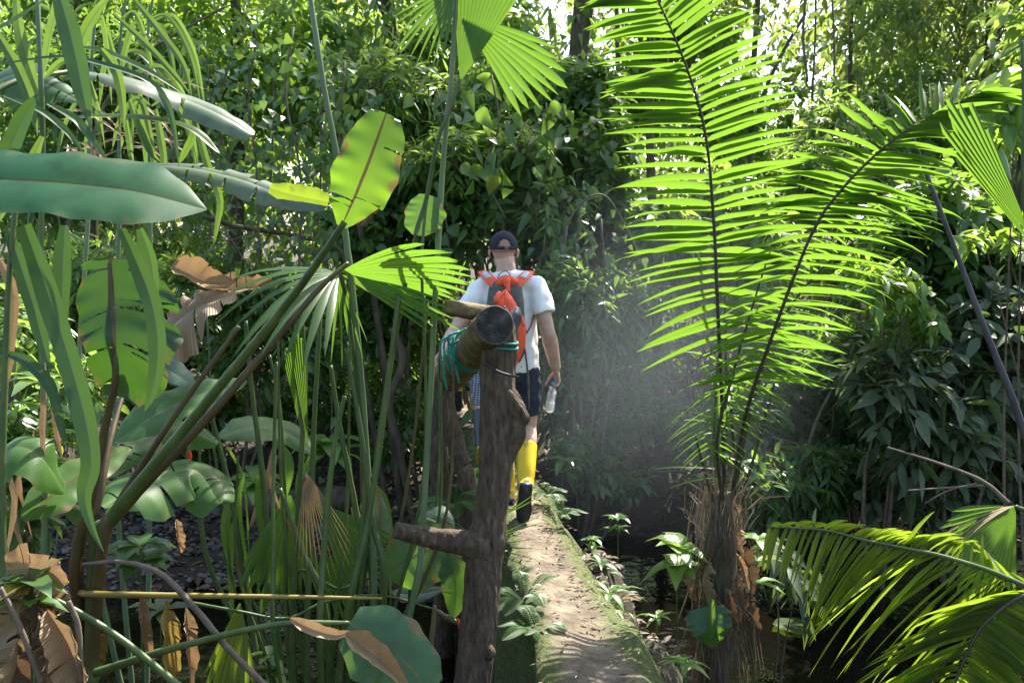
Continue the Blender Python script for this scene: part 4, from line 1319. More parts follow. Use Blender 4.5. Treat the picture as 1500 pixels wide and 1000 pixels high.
        for r_ in range(nv - 1):
            for q_ in range(nu):
                ang = (U[q_] + math.pi / nu - 1.5 * math.pi); z_ = (Vv[r_] + Vv[r_ + 1]) / 2
                if abs(ang) < .5 and z_ < Vv[-4] and (ang / .5) ** 2 + ((Vv[-4] - z_) / .48) ** 2 < 1: keep[r_, q_] = False
        e.add(V.reshape(-1, 3), f[keep])
        e.F.append(np.array([idx[0]])); e.MI.append(np.zeros(1, int))
        # visor towards the face
        t = np.linspace(-1, 1, 17)
        vv = []
        for x_ in t:
            a0 = math.pi / 2 - x_ * 1.0
            b0 = cc + rt * math.cos(a0) * .086 * S + fw * math.sin(a0) * .103 * S - upz * .012 * S
            vv += [b0, b0 + fw * (.075 * S * (1 - .55 * x_ * x_)) - upz * (.018 + .02 * x_ * x_) * S, b0 + fw * (.074 * S * (1 - .55 * x_ * x_)) - upz * (.024 + .02 * x_ * x_) * S]
        e.add(vv, [q for k_ in range(16) for q in ((k_ * 3, k_ * 3 + 3, k_ * 3 + 4, k_ * 3 + 1), (k_ * 3 + 1, k_ * 3 + 4, k_ * 3 + 5, k_ * 3 + 2), (k_ * 3 + 2, k_ * 3 + 5, k_ * 3 + 3, k_ * 3))])
        cp = part('cap', e, M['capcloth'], o)
        cp.modifiers.new('t', 'SOLIDIFY').thickness = .004
        e = MB(); ball(e, cc + upz * .104 * S, (.009, .009, .005), 10, 6); part('cap_button', e, M['capcloth'], o, cp)
        e = MB(); bx = cc - fw * .108 * S - upz * .008 * S
        etube(e, [cc + rt * math.sin(a) * .090 * S - fw * math.cos(a) * .109 * S - upz * .006 * S for a in np.linspace(-.62, .62, 9)], [.003] * 2, [.008] * 2, n=8, ref=(0, 0, 1), seg=16)
        part('cap_strap', e, M['black'], o, cp)
        e = MB(); etube(e, [bx - rt * .002 - fw * .004, bx + rt * .022 - fw * .004], [.0035] * 2, [.01] * 2, n=8, ref=(0, 0, 1), seg=3); part('buckle', e, M['grey'], o, cp)
    # shirt
    e = MB()
    hem = c.get('hem', .02)
    etube(e, [j['pelvis'] - upz * hem * S, j['pelvis'] + upz * .10 * S, (j['pelvis'] + j['neck']) / 2 + upz * .02 * S, j['neck'] - upz * .17 * S, j['neck'] - upz * .08 * S, j['neck'] - upz * .035 * S, j['neck'] + upz * .012 * S],
          [.178 * S, .176 * S, .172 * S, .195 * S, .175 * S, .11 * S, .069 * S], [.122 * S, .125 * S, .12 * S, .132 * S, .105 * S, .085 * S, .066 * S], ref=fw, n=28, seg=40)
    for k in 'RL':
        sh, el = j['sh' + k], j['el' + k]
        nk = j['neck'] - upz * .045 * S
        etube(e, [nk, nk * .7 + sh * .3 + upz * .006 * S, nk * .35 + sh * .65 + upz * .004 * S, sh], [.062 * S, .072 * S, .074 * S, .07 * S], n=18)
        ball(e, sh - upz * .004 * S, (.074 * S, .076 * S, .072 * S), 18, 12)
        sl = c.get('sleeve', .6)
        etube(e, [sh, sh * (1 - sl * .5) + el * sl * .5, sh * (1 - sl) + el * sl], [.073 * S, .076 * S, .078 * S], n=18)
    def wr_(co, no):
        q = (co - org) / S
        a = np.array([mnoise.noise(Vector((p[0] * 16, p[1] * 9, p[2] * 3.2))) + .6 * mnoise.noise(Vector((p[0] * 9 + p[2] * 14, p[1] * 9, p[2] * 11 - p[0] * 10))) for p in q])
        return co + no * (a * .013 * S)[:, None]
    remeshed(e, 'shirt', M[c.get('shirt', 'shirt')], o, o, .008, 5, wr_)
    # shorts
    e = MB()
    etube(e, [j['pelvis'] + upz * .06 * S, j['pelvis'], (j['hipR'] + j['hipL']) / 2 - upz * .05 * S], [.168 * S, .176 * S, .15 * S], [.115 * S, .125 * S, .11 * S], ref=fw, n=24)
    for k in 'RL':
        hp, kn = j['hip' + k], j['kn' + k]
        q = c.get('short_len', .88)
        etube(e, [hp + upz * .03 * S, hp * (1 - q * .5) + kn * q * .5, hp * (1 - q) + kn * q], [.1 * S, .096 * S, .085 * S], n=18)
    remeshed(e, 'shorts', M[c.get('shorts', 'shorts')], o, o, .008, 4, wr_)
    # boots
    for k in 'RL':
        kn, an, to = j['kn' + k], j['an' + k], j['to' + k]
        bk = nrm(np.cross(nrm(kn - an), rt)) * -1
        if np.dot(bk, fw) > 0: bk = -bk
        e = MB(); q = c.get('boot_h', .62)
        topb = an * (1 - q) + kn * q
        fd = nrm(to - an)
        sole_n = nrm(fd * -np.dot(fd, nrm(kn - an)) + nrm(kn - an)) if abs(np.dot(fd, nrm(kn - an))) < .97 else bk
        fx = nrm(fd - sole_n * np.dot(fd, sole_n))
        heel = an - sole_n * .065 * S - fx * .05 * S
        etube(e, [topb + bk * .014 * S, an * .6 + topb * .4 + bk * .008 * S, an * .93 + topb * .07, an - sole_n * .03 * S], [.066 * S, .06 * S, .052 * S, .052 * S], [.07 * S, .064 * S, .056 * S, .056 * S], n=20, ref=fw)
        etube(e, [heel + fx * .01 * S + sole_n * .03 * S, an - sole_n * .045 * S + fx * .05 * S, an - sole_n * .05 * S + fx * .13 * S, an - sole_n * .058 * S + fx * .19 * S], [.042 * S, .046 * S, .05 * S, .034 * S], [.038 * S, .042 * S, .036 * S, .024 * S], n=16, ref=sole_n)
        bt = remeshed(e, 'boot', M[c.get('boot', 'boot')], o, o, .006, 4)
        e = MB()
        s0 = an - sole_n * .092 * S
        etube(e, [s0 - fx * .055 * S, s0 - fx * .02 * S, s0 + fx * .05 * S, s0 + fx * .12 * S, s0 + fx * .185 * S, s0 + fx * .21 * S], [.028 * S, .041 * S, .039 * S, .05 * S, .04 * S, .016 * S], [.011 * S] * 6, n=14, ref=sole_n, seg=24)
        part('sole', e, M[c.get('sole', 'sole')], o, bt)
        e = MB()
        etube(e, [s0 - fx * .056 * S + sole_n * .008 * S, s0 - fx * .015 * S + sole_n * .008 * S], [.038 * S, .04 * S], [.02 * S, .02 * S], n=14, ref=sole_n, seg=6)
        part('heel', e, M[c.get('heel', 'sole_blue')], o, bt)
    return o, j


def Lp(px, py, d, org):
    return tuple(P(px, py, d) - org)


MO = np.array([-0.018, 6.02, 0.0])
JM = dict(pelvis=(.015, 0, .95), neck=(-.020, .02, 1.53), head=(-.036, .06, 1.66), face=(-.1, 1, 0),
          shR=(.170, -.005, 1.438), elR=(.240, -.06, 1.17), wrR=(.298, .02, .915), handR=((.12, -.02, -1), (-.8, -.35, .1), (-.25, .9, 0), .75),
          shL=(-.180, .0, 1.432), elL=Lp(668, 483, 5.95, MO), wrL=Lp(650, 514, 5.72, MO), handL=((-.5, -.55, -.62), (.75, -.45, -.55), (.45, -.3, .8), .55),
          hipR=(.09, 0, .9), knR=(.118, .05, .54), anR=(.10, -.22, .225), toR=(.085, -.17, .03),
          hipL=(-.09, .0, .9), knL=(-.055, .16, .5), anL=(-.012, .2, .105), toL=(-.005, .40, .03))
man, jm = make_person('man seen from behind in white T-shirt, dark cap, navy shorts and yellow rubber boots', MO, JM, 1.0,
                      dict(cap=True, hem=.045, sleeve=.62, short_len=.78, boot_h=.66), vox=.005)

# bottle in the right hand
wr = jm['wrR']
hf_, hp_ = nrm(JM['handR'][0]), nrm(JM['handR'][1])
b0 = wr + hf_ * .092 + hp_ * .030
b1 = b0 + np.array((-.03, -.085, -.165))
bo = thing('water_bottle', 'small clear plastic water bottle with a blue cap, held in the right hand', 'bottle', tuple(b1))
ad = nrm(b1 - b0)
Lb = np.linalg.norm(b1 - b0) * 1.02
mb = MB()
tt = [.09, .13, .2, .3, .36, .5, .62, .64, .78, .9, .97, 1.0]
rr = [.012, .013, .02, .028, .029, .027, .026, .029, .03, .031, .028, .02]
etube(mb, [b0 + ad * Lb * t for t in np.interp(np.linspace(0, 1, 40), np.linspace(0, 1, 12), tt)], np.interp(np.linspace(0, 1, 40), np.linspace(0, 1, 12), rr), n=20, raw=True)
part('bottle_body', mb, M['clear'], bo)
mb = MB(); etube(mb, [b0 - ad * .004, b0 + ad * .018], [.0155, .0155], n=16, seg=4); part('bottle_cap', mb, M['bluecap'], bo)

# backpack
BK = MO + np.array([.0, -.155, 0])
def mp(px, py, dy=0.0):                       # point on the man's back
    p = P(px, py, 5.86 + dy); return p
bp = thing('backpack', 'small grey backpack with bright orange straps and a knotted orange cloth, worn by the man', 'backpack', tuple(mp(742, 480)))
mb = MB()
etube(mb, [mp(741, 410, .03), mp(741, 420, .02), mp(741, 445), mp(743, 480, -.01), mp(745, 515, .0), mp(746, 530, .02)], [.06, .10, .115, .112, .10, .07], [.03, .05, .065, .075, .068, .04], n=26, ref=(0, 1, 0), seg=40, rough=.06, seed=31)
bag = part('bag_body', mb, M['bag'], bp)
mb = MB()
etube(mb, [mp(741, 420, -.07), mp(739, 452, -.09), mp(741, 490, -.1), mp(742, 510, -.09)], [.012, .03, .045, .04], [.012, .018, .02, .015], n=14, ref=(0, 1, 0), rough=.3, seed=2)
part('front_pocket', mb, M['black'], bp, bag)
mb = MB()
etube(mb, [mp(728, 416, .0), mp(735, 412, -.02), mp(748, 411, -.02), mp(757, 415, .0)], [.014, .022, .023, .015], [.02, .03, .03, .02], n=14, rough=.25, seed=4)
etube(mb, [mp(741, 410, -.04), mp(743, 420, -.065), mp(742, 427, -.07)], [.03, .017, .02], n=12, rough=.25, seed=5)
top = part('gathered_top', mb, M['orange'], bp)
mb = MB()
rs = np.random.RandomState(12)
for s_ in range(15):
    u_ = s_ / 14; dx = -13 + 38 * u_ + rs.uniform(-2, 2); dl = 14 + 44 * u_ ** .6 + rs.uniform(-5, 6); r0 = rs.uniform(.010, .017)
    etube(mb, [mp(741, 425, -.085), mp(741 + dx * .45, 425 + dl * .35, -.115 + rs.uniform(-.008, .008)), mp(741 + dx * .9, 425 + dl * .75, -.12 + rs.uniform(-.012, .012)), mp(741 + dx * 1.1, 425 + dl, -.11)], [.008, r0, r0 * 1.15, r0 * .8], n=10, rough=.25, seed=s_)
etube(mb, [mp(732, 428, -.11), mp(728, 437, -.125), mp(733, 443, -.12), mp(739, 434, -.11)], [.012, .022, .02, .014], n=10, rough=.3, seed=9)
etube(mb, [mp(760, 465, -.12), mp(764, 485, -.125), mp(763, 505, -.125), mp(758, 525, -.12), mp(753, 540, -.11)], [.03, .026, .024, .016, .004], [.012, .01, .009, .007, .003], n=12, ref=(0, 1, 0), rough=.2, seed=8)
part('orange_cloth', mb, M['orange'], bp)
for s, k in ((1, 'R'), (-1, 'L')):
    mb = MB(); cx = 741
    a = [mp(cx + s * 14, 418, .0), mp(cx + s * 22, 410, .03), mp(cx + s * 29, 403, .08), mp(cx + s * 33, 399, .15), P(cx + s * 34, 402, 6.12), P(cx + s * 34, 440, 6.22)]
    if s < 0: a = [p + (-.0, 0, 0) for p in a]
    etube(mb, a, [.034] * 3, [.007] * 3, n=10, ref=(0, -.75, .65), seg=30)
    st = part('strap', mb, M['orange'], bp)
    mb = MB()
    etube(mb, [mp(cx + s * 24, 406.6, .035), mp(cx + s * 29, 401.8, .075), mp(cx + s * 31.5, 399, .11)], [.02] * 2, [.0085] * 2, n=8, ref=(0, -.75, .65), seg=10)
    part('reflective_patch', mb, M['reflective'], bp, st)
    mb = MB()
    etube(mb, [mp(cx + s * 20, 500, .03), mp(cx + s * 30, 480, .1), mp(cx + s * 38, 462, .2)], [.012] * 2, [.004] * 2, n=8, ref=(0, -1, .3), seg=14)
    part('lower_strap', mb, M['orange'], bp, st)
mb = MB(); etube(mb, [mp(728, 412, -.02), mp(731, 402, -.0), mp(740, 397, .02), mp(747, 402, .0), mp(749, 411, -.02)], .003, n=6, seg=24)
part('carry_loop', mb, M['black'], bp)
mb = MB(); etube(mb, [mp(782, 462, .1), mp(776, 480, .0), mp(767, 497, -.06), mp(770, 520, -.08), mp(773, 545, -.08), mp(774, 566, -.08), mp(775, 600, -.07)], [.005, .006, .007, .006, .008, .005], n=8, seg=40, rough=.2, seed=3)
part('hanging_strap', mb, M['twig'], bp)

# second walker, mostly hidden behind the post
SO = np.array([-0.15, 7.55, 0.0])
J2 = dict(pelvis=(.0, 0, .95), neck=(.09, .03, 1.53), head=(.135, .06, 1.66), face=(-.15, 1, 0),
          shR=(.24, 0, 1.445), elR=(.2, .04, 1.17), wrR=(.19, .16, .95), handR=((0, .4, -1), (-1, .1, 0), (0, 1, .2), .5),
          shL=(-.09, 0, 1.45), elL=(-.15, .05, 1.17), wrL=(-.13, .2, 1.0), handL=((.2, .5, -.6), (1, 0, 0), (0, 1, .4), .5),
          hipR=(.09, 0, .9), knR=(.08, .18, .52), anR=(.06, .2, .105), toR=(.06, .4, .03),
          hipL=(-.095, 0, .9), knL=(-.11, .03, .50), anL=(-.10, -.16, .2), toL=(-.11, .02, .035))
make_person('second walker in checked navy shorts and dark grey rubber boots, mostly hidden behind the post', SO, J2, .93,
            dict(shirt='grey', shorts='check', boot='greyboot', sole='yellow_sole', heel='yellow_sole', boot_h=.8, hem=-.02, short_len=1.02, hair='black'), vox=.008)
TO = np.array([-0.45, 9.7, 0.0])
J3 = dict(J2); J3.update(neck=(.14, .03, 1.5), head=(.17, .07, 1.63), shR=(.27, 0, 1.42), shL=(.02, 0, 1.42), elL=(-.04, .1, 1.15), wrL=(-.02, .25, 1.0), hipL=(-.09, 0, .9), knL=(-.10, .04, .52), anL=(-.10, -.22, .34), toL=(-.105, -.14, .15), pelvis=(.03, 0, .95))
make_person('third walker farthest along the wall, dark patterned clothes and yellow boots, mostly hidden', TO, J3, .86,
            dict(shirt='darkcloth', shorts='darkcloth', boot='boot', sole='sole', heel='sole', boot_h=.72, hem=-.01, short_len=.95, hair='black', long_hair=True), vox=.008)

# ------------------------------------------------------------------ foreground plants
class Plant:
    """a plant rooted in the ground with stalks, leaves and fronds as its parts"""
    def __init__(self, name, label, cat, px, d, group=None):
        self.root = ground_at(px, d)
        self.o = thing(name, label, cat, tuple(self.root), group)
        self.d = d

    def stalk(self, pts, d, r, mat='stalk', name='stalk', ground=False, n=8, parent=None, label=None):
        p = PP(pts, d)
        if ground: p = np.vstack([self.root + (np.random.RandomState(int(abs(pts[0][0] * 7 + pts[0][1]))).uniform(-.06, .06, 3) * (1, 1, 0) + (0, 0, -.03)), p])
        return part(name, etube(MB(), p, r, n=n, seg=max(20, 11 * len(p)), rough=.12, seed=int(abs(pts[0][0] * 3 + pts[-1][1])) % 997), M[mat], self.o, parent, label=label)

    def leaf(self, pts, d, hw, up, mat='banana', name='leaf', hwr=None, parent=None, label=None, **kw):
        hwr = hwr if hwr is None else hwr
        return part(name, broad(MB(), PP(pts, d), hw, hwr, up, **kw), M[mat], self.o, parent, label=label)

    def fan(self, c, d, axis, normal, L, spread, mat='fan', name='fan_leaf', parent=None, label=None, **kw):
        return part(name, fan(MB(), P(*c, d), axis, normal, L, R(spread), **kw), M[mat], self.o, parent, label=label)


TOW = (0, -1, .15)

# --- big broad-leaved clump at the left
h = Plant('wild_plantain', 'big broad leaved clump at the lower left with a bright upright leaf on slanting stalk', 'plant', 120, 3.6)
s1 = h.stalk([(140, 800), (165, 755), (300, 592), (430, 432), (505, 325)], [3.6, 3.54, 3.35, 3.1, 2.95], [.03, .026, .021, .015, .010], 'stalk', ground=True)
h.leaf([(500, 332), (522, 283), (543, 230), (566, 166)], [2.95, 2.95, 2.96, 3.0], .103, (.1, -1, -.3), 'banana_lit', hwr=.095, parent=s1, blunt=True, tears=2, seed=3, fold=.12, curl=.06, prof=[.15, .6, .85, 1, 1, .95, .8, .45], label='bright backlit upright leaf')
s2 = h.stalk([(150, 800), (180, 745), (310, 605), (420, 478), (470, 420), (510, 385)], [3.58, 3.58, 3.6, 3.62, 3.65, 3.7], [.03, .024, .02, .014, .012, .008], 'stalk_brown', ground=True)
s3 = h.stalk([(150, 790), (175, 735), (255, 610), (350, 478)], [3.55, 3.55, 3.5, 3.5], [.024, .018, .013, .009], 'stalk_brown', ground=True)
s4 = h.stalk([(110, 840), (135, 720), (155, 620), (170, 540), (163, 440), (160, 385)], [3.6, 3.5, 3.45, 3.4, 3.4, 3.4], [.028, .022, .018, .013, .01, .006], 'stalk_brown', ground=True)
h.leaf([(160, 380), (163, 440), (166, 500), (168, 580)], [3.4, 3.4, 3.38, 3.42], .235, (.05, -1, .2), 'banana_shaded', hwr=.12, parent=s4, tears=5, seed=8, fold=-.1, curl=-.1, prof=[.75, .95, 1, 1, .85, .65, .3], label='dark drooping leaf with the light behind it')
s5 = h.stalk([(115, 830), (145, 730), (160, 650), (185, 560)], [3.65, 3.7, 3.8, 4.0], [.025, .018, .014, .01], 'stalk_brown', ground=True)
h.leaf([(170, 645), (235, 603), (300, 575), (362, 557)], [4.0, 4.1, 4.2, 4.3], .12, (.1, -.45, .9), 'banana_sunlit', parent=s5, seed=9, fold=.2, curl=.2, wave=.05)
h.leaf([(150, 742), (225, 703), (285, 688), (322, 738)], [3.7, 3.9, 4.0, 3.9], .15, (.1, -.5, .85), 'banana_sunlit', parent=s5, seed=10, fold=.25, curl=.5, tears=4, blunt=True, label='low leaf folded over at its tip')
h.leaf([(35, 760), (110, 700), (190, 655)], [3.5, 3.7, 3.9], .09, (.1, -.8, .6), 'banana_lit', parent=s5, seed=11, fold=.15)
h.leaf([(215, 520), (245, 540), (280, 562)], [4.2, 4.2, 4.1], .06, (0, -.7, .7), 'banana_sheen', parent=s5, seed=12, blunt=True)
h.leaf([(290, 420), (330, 425), (375, 420), (402, 412)], [3.8, 3.85, 3.9, 3.9], .045, (0, -.7, .7), 'dry_leaf', 'dry_leaf', parent=s3, seed=14, fold=.6, curl=-.5, wave=.2, tears=3)
h.leaf([(252, 390), (275, 400), (300, 412), (345, 415)], [3.7, 3.7, 3.75, 3.8], .05, (.2, -.8, .5), 'dry_leaf', 'dry_leaf', parent=s3, seed=15, fold=.5, curl=-.6, wave=.2)
h.leaf([(345, 430), (290, 450), (250, 478), (215, 505)], [3.75, 3.7, 3.7, 3.7], .17, (-.2, -.5, .85), 'dry_leaf', 'dry_leaf', parent=s3, seed=16, fold=.3, curl=.3, wave=.15, tears=3, blunt=True, prof=[.2, .5, .9, 1, .9, .7, .2], label='large torn dry brown leaf')
for i, (a, b_, c, w_) in enumerate([((205, 865), (212, 920), (225, 985), .026), ((243, 880), (246, 940), (250, 1020), .045), ((272, 890), (278, 940), (280, 1010), .03), ((140, 900), (145, 950), (140, 1000), .03), ((258, 760), (262, 785), (265, 810), .02)]):
    h.leaf([a, b_, c], [3.75, 3.75, 3.8], w_ * .75, (.7, -1, .2 * i - .3), ('dry_leaf', 'stalk_leaf')[i % 2], 'dead_leaf', seed=20 + i, fold=1.0, curl=-.7, wave=.5, tears=4)
h.leaf([(512, 912), (550, 935), (590, 965), (632, 1012)], [3.1, 3.1, 3.1, 3.1], .12, (.2, -.85, .5), 'banana', hwr=.14, seed=31, fold=.1, curl=.2, prof=[.5, .85, 1, 1, .9, .75, .4], label='dark glossy leaf low beside the post')
h.stalk([(140, 985), (250, 950), (400, 915), (512, 912)], [3.3, 3.2, 3.1, 3.1], [.016, .012, .01, .008], 'stalk')
h.leaf([(425, 905), (455, 920), (490, 930), (515, 925)], [3.05] * 4, .02, (0, -.8, .5), 'dry_leaf', 'dry_leaf', seed=32, fold=.6, curl=-.6, wave=.3)
h.leaf([(505, 928), (530, 945), (560, 968), (600, 1010)], [3.02] * 4, .035, (.2, -.8, .5), 'dry_leaf', 'dry_leaf', seed=33, fold=.7, curl=-.7, wave=.3, label='curled pale brown dry leaf lying on the dark glossy leaf')
part('flower_bract', etube(MB(), PP([(545, 312), (552, 300), (560, 285)], 3.7), [.012, .016, .004], n=8, rough=.2), M['red'], h.o)
part('flower_spike', etube(MB(), PP([(530, 332), (540, 318), (548, 303)], 3.7), [.01, .014, .012], n=8, rough=.5), M['stalk_brown'], h.o)
part('flower_bract', etube(MB(), PP([(276, 685), (277, 668), (275, 652)], 4.4), [.008, .014, .003], n=8, rough=.2), M['red'], h.o)

h.stalk([(122, 826), (180, 823), (235, 840), (285, 890), (335, 950), (395, 1010)], [3.4, 3.3, 3.25, 3.2, 3.2, 3.2], [.006, .010, .011, .011], 'twig', 'dead_stalk', label='arching dry stalk, lit white on top of its bend')  # one even twig colour along the whole stalk
h.stalk([(118, 868), (142, 870), (280, 872), (430, 874), (560, 876)], [3.6, 3.55, 3.6, 3.65, 3.7], [.013, .013, .010, .006], 'stalk_yellow', label='straight yellow stalk lying level')

# --- broad leaf with a stalk lying behind the post
h2 = Plant('wild_plantain', 'broad leaved plant behind the post, one dark leaf showing under the branch stub', 'plant', 610, 4.4)
k = h2.stalk([(440, 872), (500, 862), (560, 838)], [4.2, 4.2, 4.2], [.01, .008, .006], 'stalk', ground=True)
h2.stalk([(280, 882), (350, 895), (420, 905), (480, 880), (560, 872), (640, 893)], [3.8, 3.8, 3.85, 3.9, 4.0, 4.2], [.007, .006, .005], 'stalk')
h.leaf([(150, 700), (215, 640), (270, 625), (320, 650)], [3.9, 4.2, 4.3, 4.3], .11, (.1, -.5, .85), 'banana_sunlit', parent=s5, seed=61, fold=.2, curl=.3, tears=3)
h.leaf([(95, 720), (60, 670), (20, 655), (-20, 690)], [3.6, 3.5, 3.5, 3.5], .11, (0, -.5, .85), 'banana_sunlit', parent=s5, seed=62, fold=.2, curl=.3, tears=2)
h.leaf([(320, 640), (370, 625), (420, 632), (460, 665)], [4.6, 4.7, 4.8, 4.8], .10, (.1, -.5, .85), 'banana_sunlit', parent=s5, seed=63, fold=.2, curl=.3)
h2.leaf([(562, 838), (600, 818), (640, 800), (685, 792)], [4.2, 4.2, 4.22, 4.25], .125, (.1, -.95, .3), 'banana', hwr=.15, seed=41, fold=.12, curl=.15, parent=k, label='dark glossy leaf just under the branch stub')
k = h2.stalk([(600, 880), (628, 800), (640, 765)], [4.4, 4.4, 4.4], [.01, .008, .006], 'stalk', ground=True)
h2.leaf([(610, 775), (628, 758), (645, 752), (662, 780)], [4.4, 4.4, 4.35, 4.3], .05, (0, -.7, .7), 'banana_sheen', seed=42, fold=.1, curl=.5, blunt=True, parent=k)
h2.leaf([(655, 810), (665, 840), (668, 870), (664, 905)], [4.2] * 4, .065, (.1, -1, .1), 'banana', seed=43, fold=.3, curl=.2, parent=k)
h2.leaf([(540, 715), (548, 745), (556, 775), (560, 800)], [4.6] * 4, .06, (.2, -.9, .3), 'banana_sheen', seed=44, fold=.1, curl=.2, parent=k, label='pale sunlit leaf left of the branch stub')
h2.leaf([(575, 868), (610, 870), (650, 862)], [4.5] * 3, .045, (0, -.6, .8), 'banana_sheen', seed=45, parent=k)
part('flower_spike', etube(MB(), PP([(638, 893), (655, 905), (672, 912)], 4.2), [.008, .016, .01], n=8, rough=.6), M['stalk_brown'], h2.o)
part('flower_bract', etube(MB(), PP([(670, 905), (674, 916), (676, 926)], 4.15), [.006, .011, .003], n=8, rough=.3), M['red'], h2.o)

# --- plant off the left edge holding the large glossy leaf
h3 = Plant('wild_plantain', 'plant at the left edge holding the very large glossy leaf and two waxy silver-painted leaves', 'plant', -150, 2.9)
k = h3.stalk([(-170, 700), (-150, 400), (-110, 280), (-60, 258)], [2.9, 2.8, 2.7, 2.65], [.03, .022, .015, .011], 'stalk', ground=True)
h3.leaf([(-90, 258), (0, 263), (100, 269), (200, 281), (303, 307)], [2.65, 2.6, 2.6, 2.62, 2.66], .14, (.03, -.62, .78), 'sheened', hwr=.15, seed=51, fold=.22, curl=.2, wave=.03, parent=k, prof=[.8, .95, 1, 1, 1, 1.02, .98, .62, .02], label='very large glossy blue green leaf pointing right')
k = h3.stalk([(-160, 600), (-100, 240), (0, 130), (110, 103)], [3.2, 3.3, 3.5, 3.8], [.024, .018, .012, .009], 'stalk', ground=True)
h3.leaf([(110, 104), (190, 118), (270, 145), (330, 172), (372, 198)], [3.8, 3.9, 4.0, 4.0, 4.0], .085, (.05, -.45, .9), 'banana_sheen', seed=52, fold=.25, curl=.5, tears=3, blunt=True, parent=k, label='waxy silver-painted leaf with a ragged tip')
k = h3.stalk([(-150, 620), (-60, 330), (80, 250), (200, 240)], [3.3, 3.5, 3.8, 4.0], [.022, .016, .012, .008], 'stalk', ground=True)
h3.leaf([(200, 240), (280, 246), (350, 262), (400, 280), (480, 302)], [4.0, 4.0, 4.0, 3.98, 3.95], .075, (.0, -.5, .85), 'banana_sheen', seed=53, fold=.3, curl=.5, tears=7, blunt=True, parent=k, label='torn drooping leaf with a yellowed tip')
h3.leaf([(395, 275), (420, 283), (450, 290), (481, 296)], [3.95] * 4, .05, (.1, -1, .1), 'palm_old', 'leaf_tip', seed=54, fold=.1, curl=.1, blunt=True, prof=[.4, .8, 1, 1, .6])
h3.leaf([(90, 175), (150, 172), (220, 176), (280, 190), (322, 225)], [3.9] * 5, .045, (0, -.3, .95), 'palm_old', seed=55, fold=.4, curl=.2)
h3.leaf([(-40, 140), (20, 110), (70, 125), (120, 150)], [3.7] * 4, .09, (0, -.6, .8), 'banana', seed=56, fold=.2, curl=.3, tears=4)

# --- cane with arching strap leaves
c1 = Plant('wild_cane', 'tall wild cane at the upper left with arching strap leaves on a pale upright stem', 'cane', 50, 3.5)
k = c1.stalk([(66, 760), (60, 420), (62, 240), (60, 120), (52, -60)], [3.6, 3.6, 3.5, 3.4, 3.4], [.014, .012, .011, .010, .008], 'stalk_pale', ground=True)
SP = [.45, .8, 1, 1, .95, .8, .5, .05]
CL = [([(80, -30), (100, 40), (112, 90), (122, 140), (131, 182)], 3.1, .034, (.3, -1, 0)),
      ([(0, 95), (90, 84), (150, 95), (215, 118), (243, 150), (256, 195), (262, 245)], 3.2, .014, (0, -.6, .8)),
      ([(112, 70), (150, 76), (215, 104), (270, 138)], 3.5, .018, (0, -.5, .85)),
      ([(165, 20), (215, 66), (255, 110), (280, 140)], 4.2, .015, (.3, -.8, .3)),
      ([(190, -8), (235, 48), (268, 95), (281, 143)], 4.2, .016, (.4, -.8, .2)),
      ([(-20, 52), (25, 28), (75, -5)], 3.0, .013, (0, -.7, .7)),
      ([(148, 72), (168, 100), (178, 140), (182, 192)], 3.3, .017, (.3, -1, .1)),
      ([(62, 150), (40, 90), (28, 40), (22, -20)], 3.5, .022, (.2, -1, .2)),
      ([(62, 120), (72, 60), (80, 20), (85, -20)], 3.6, .02, (-.4, -1, .1)),
      ([(5, 140), (60, 163), (100, 195), (126, 232)], 3.2, .013, (.1, -.7, .7)),
      ([(70, 152), (110, 175), (135, 205), (158, 236)], 3.2, .015, (.1, -.7, .7)),
      ([(-5, 255), (15, 215), (35, 170), (55, 138)], 3.0, .028, (.5, -1, .1)),
      ([(-10, 40), (25, 100), (45, 150), (55, 200)], 3.4, .02, (.5, -1, .2)),
      ([(65, 115), (85, 95), (105, 82), (120, 60)], 3.5, .014, (.2, -1, .3)),
      ([(115, 115), (120, 60), (140, 20), (165, -10)], 3.9, .022, (.4, -1, .1)),
      ([(62, 200), (40, 250), (8, 300), (-5, 330)], 3.4, .02, (.5, -1, .2))]
for i, (pt, d, w_, up) in enumerate(CL):
    c1.leaf(pt, d, w_, up, 'cane_shaded' if d < 3.3 else 'cane', seed=60 + i, nt=26, ns=2, fold=.35, curl=0, wave=.05, prof=SP, parent=k)
c2 = Plant('wild_cane', 'sunlit cane clump behind the large glossy leaf, with yellow green hanging blades', 'cane', 190, 4.9)
rs = np.random.RandomState(9)
for i in range(3):
    c2.stalk([(120 + 50 * i, 700), (130 + 45 * i, 300), (135 + 40 * i, 80), (150 + 40 * i, -40)], 4.9 + .2 * i, [.016, .013, .009, .006], 'stalk_pale', ground=True)
for i in range(26):
    x0 = rs.uniform(100, 240); y0 = rs.uniform(20, 170); dx = rs.uniform(-60, 110); dy = rs.uniform(50, 160)
    c2.leaf([(x0, y0), (x0 + dx * .4, y0 + dy * .05 - 12), (x0 + dx * .8, y0 + dy * .4), (x0 + dx, y0 + dy)], 4.6 + rs.uniform(0, .8), rs.uniform(.012, .02), (rs.uniform(-.5, .5), -.8, .5), 'cane', seed=100 + i, nt=22, ns=2, fold=.35, curl=0, prof=SP)
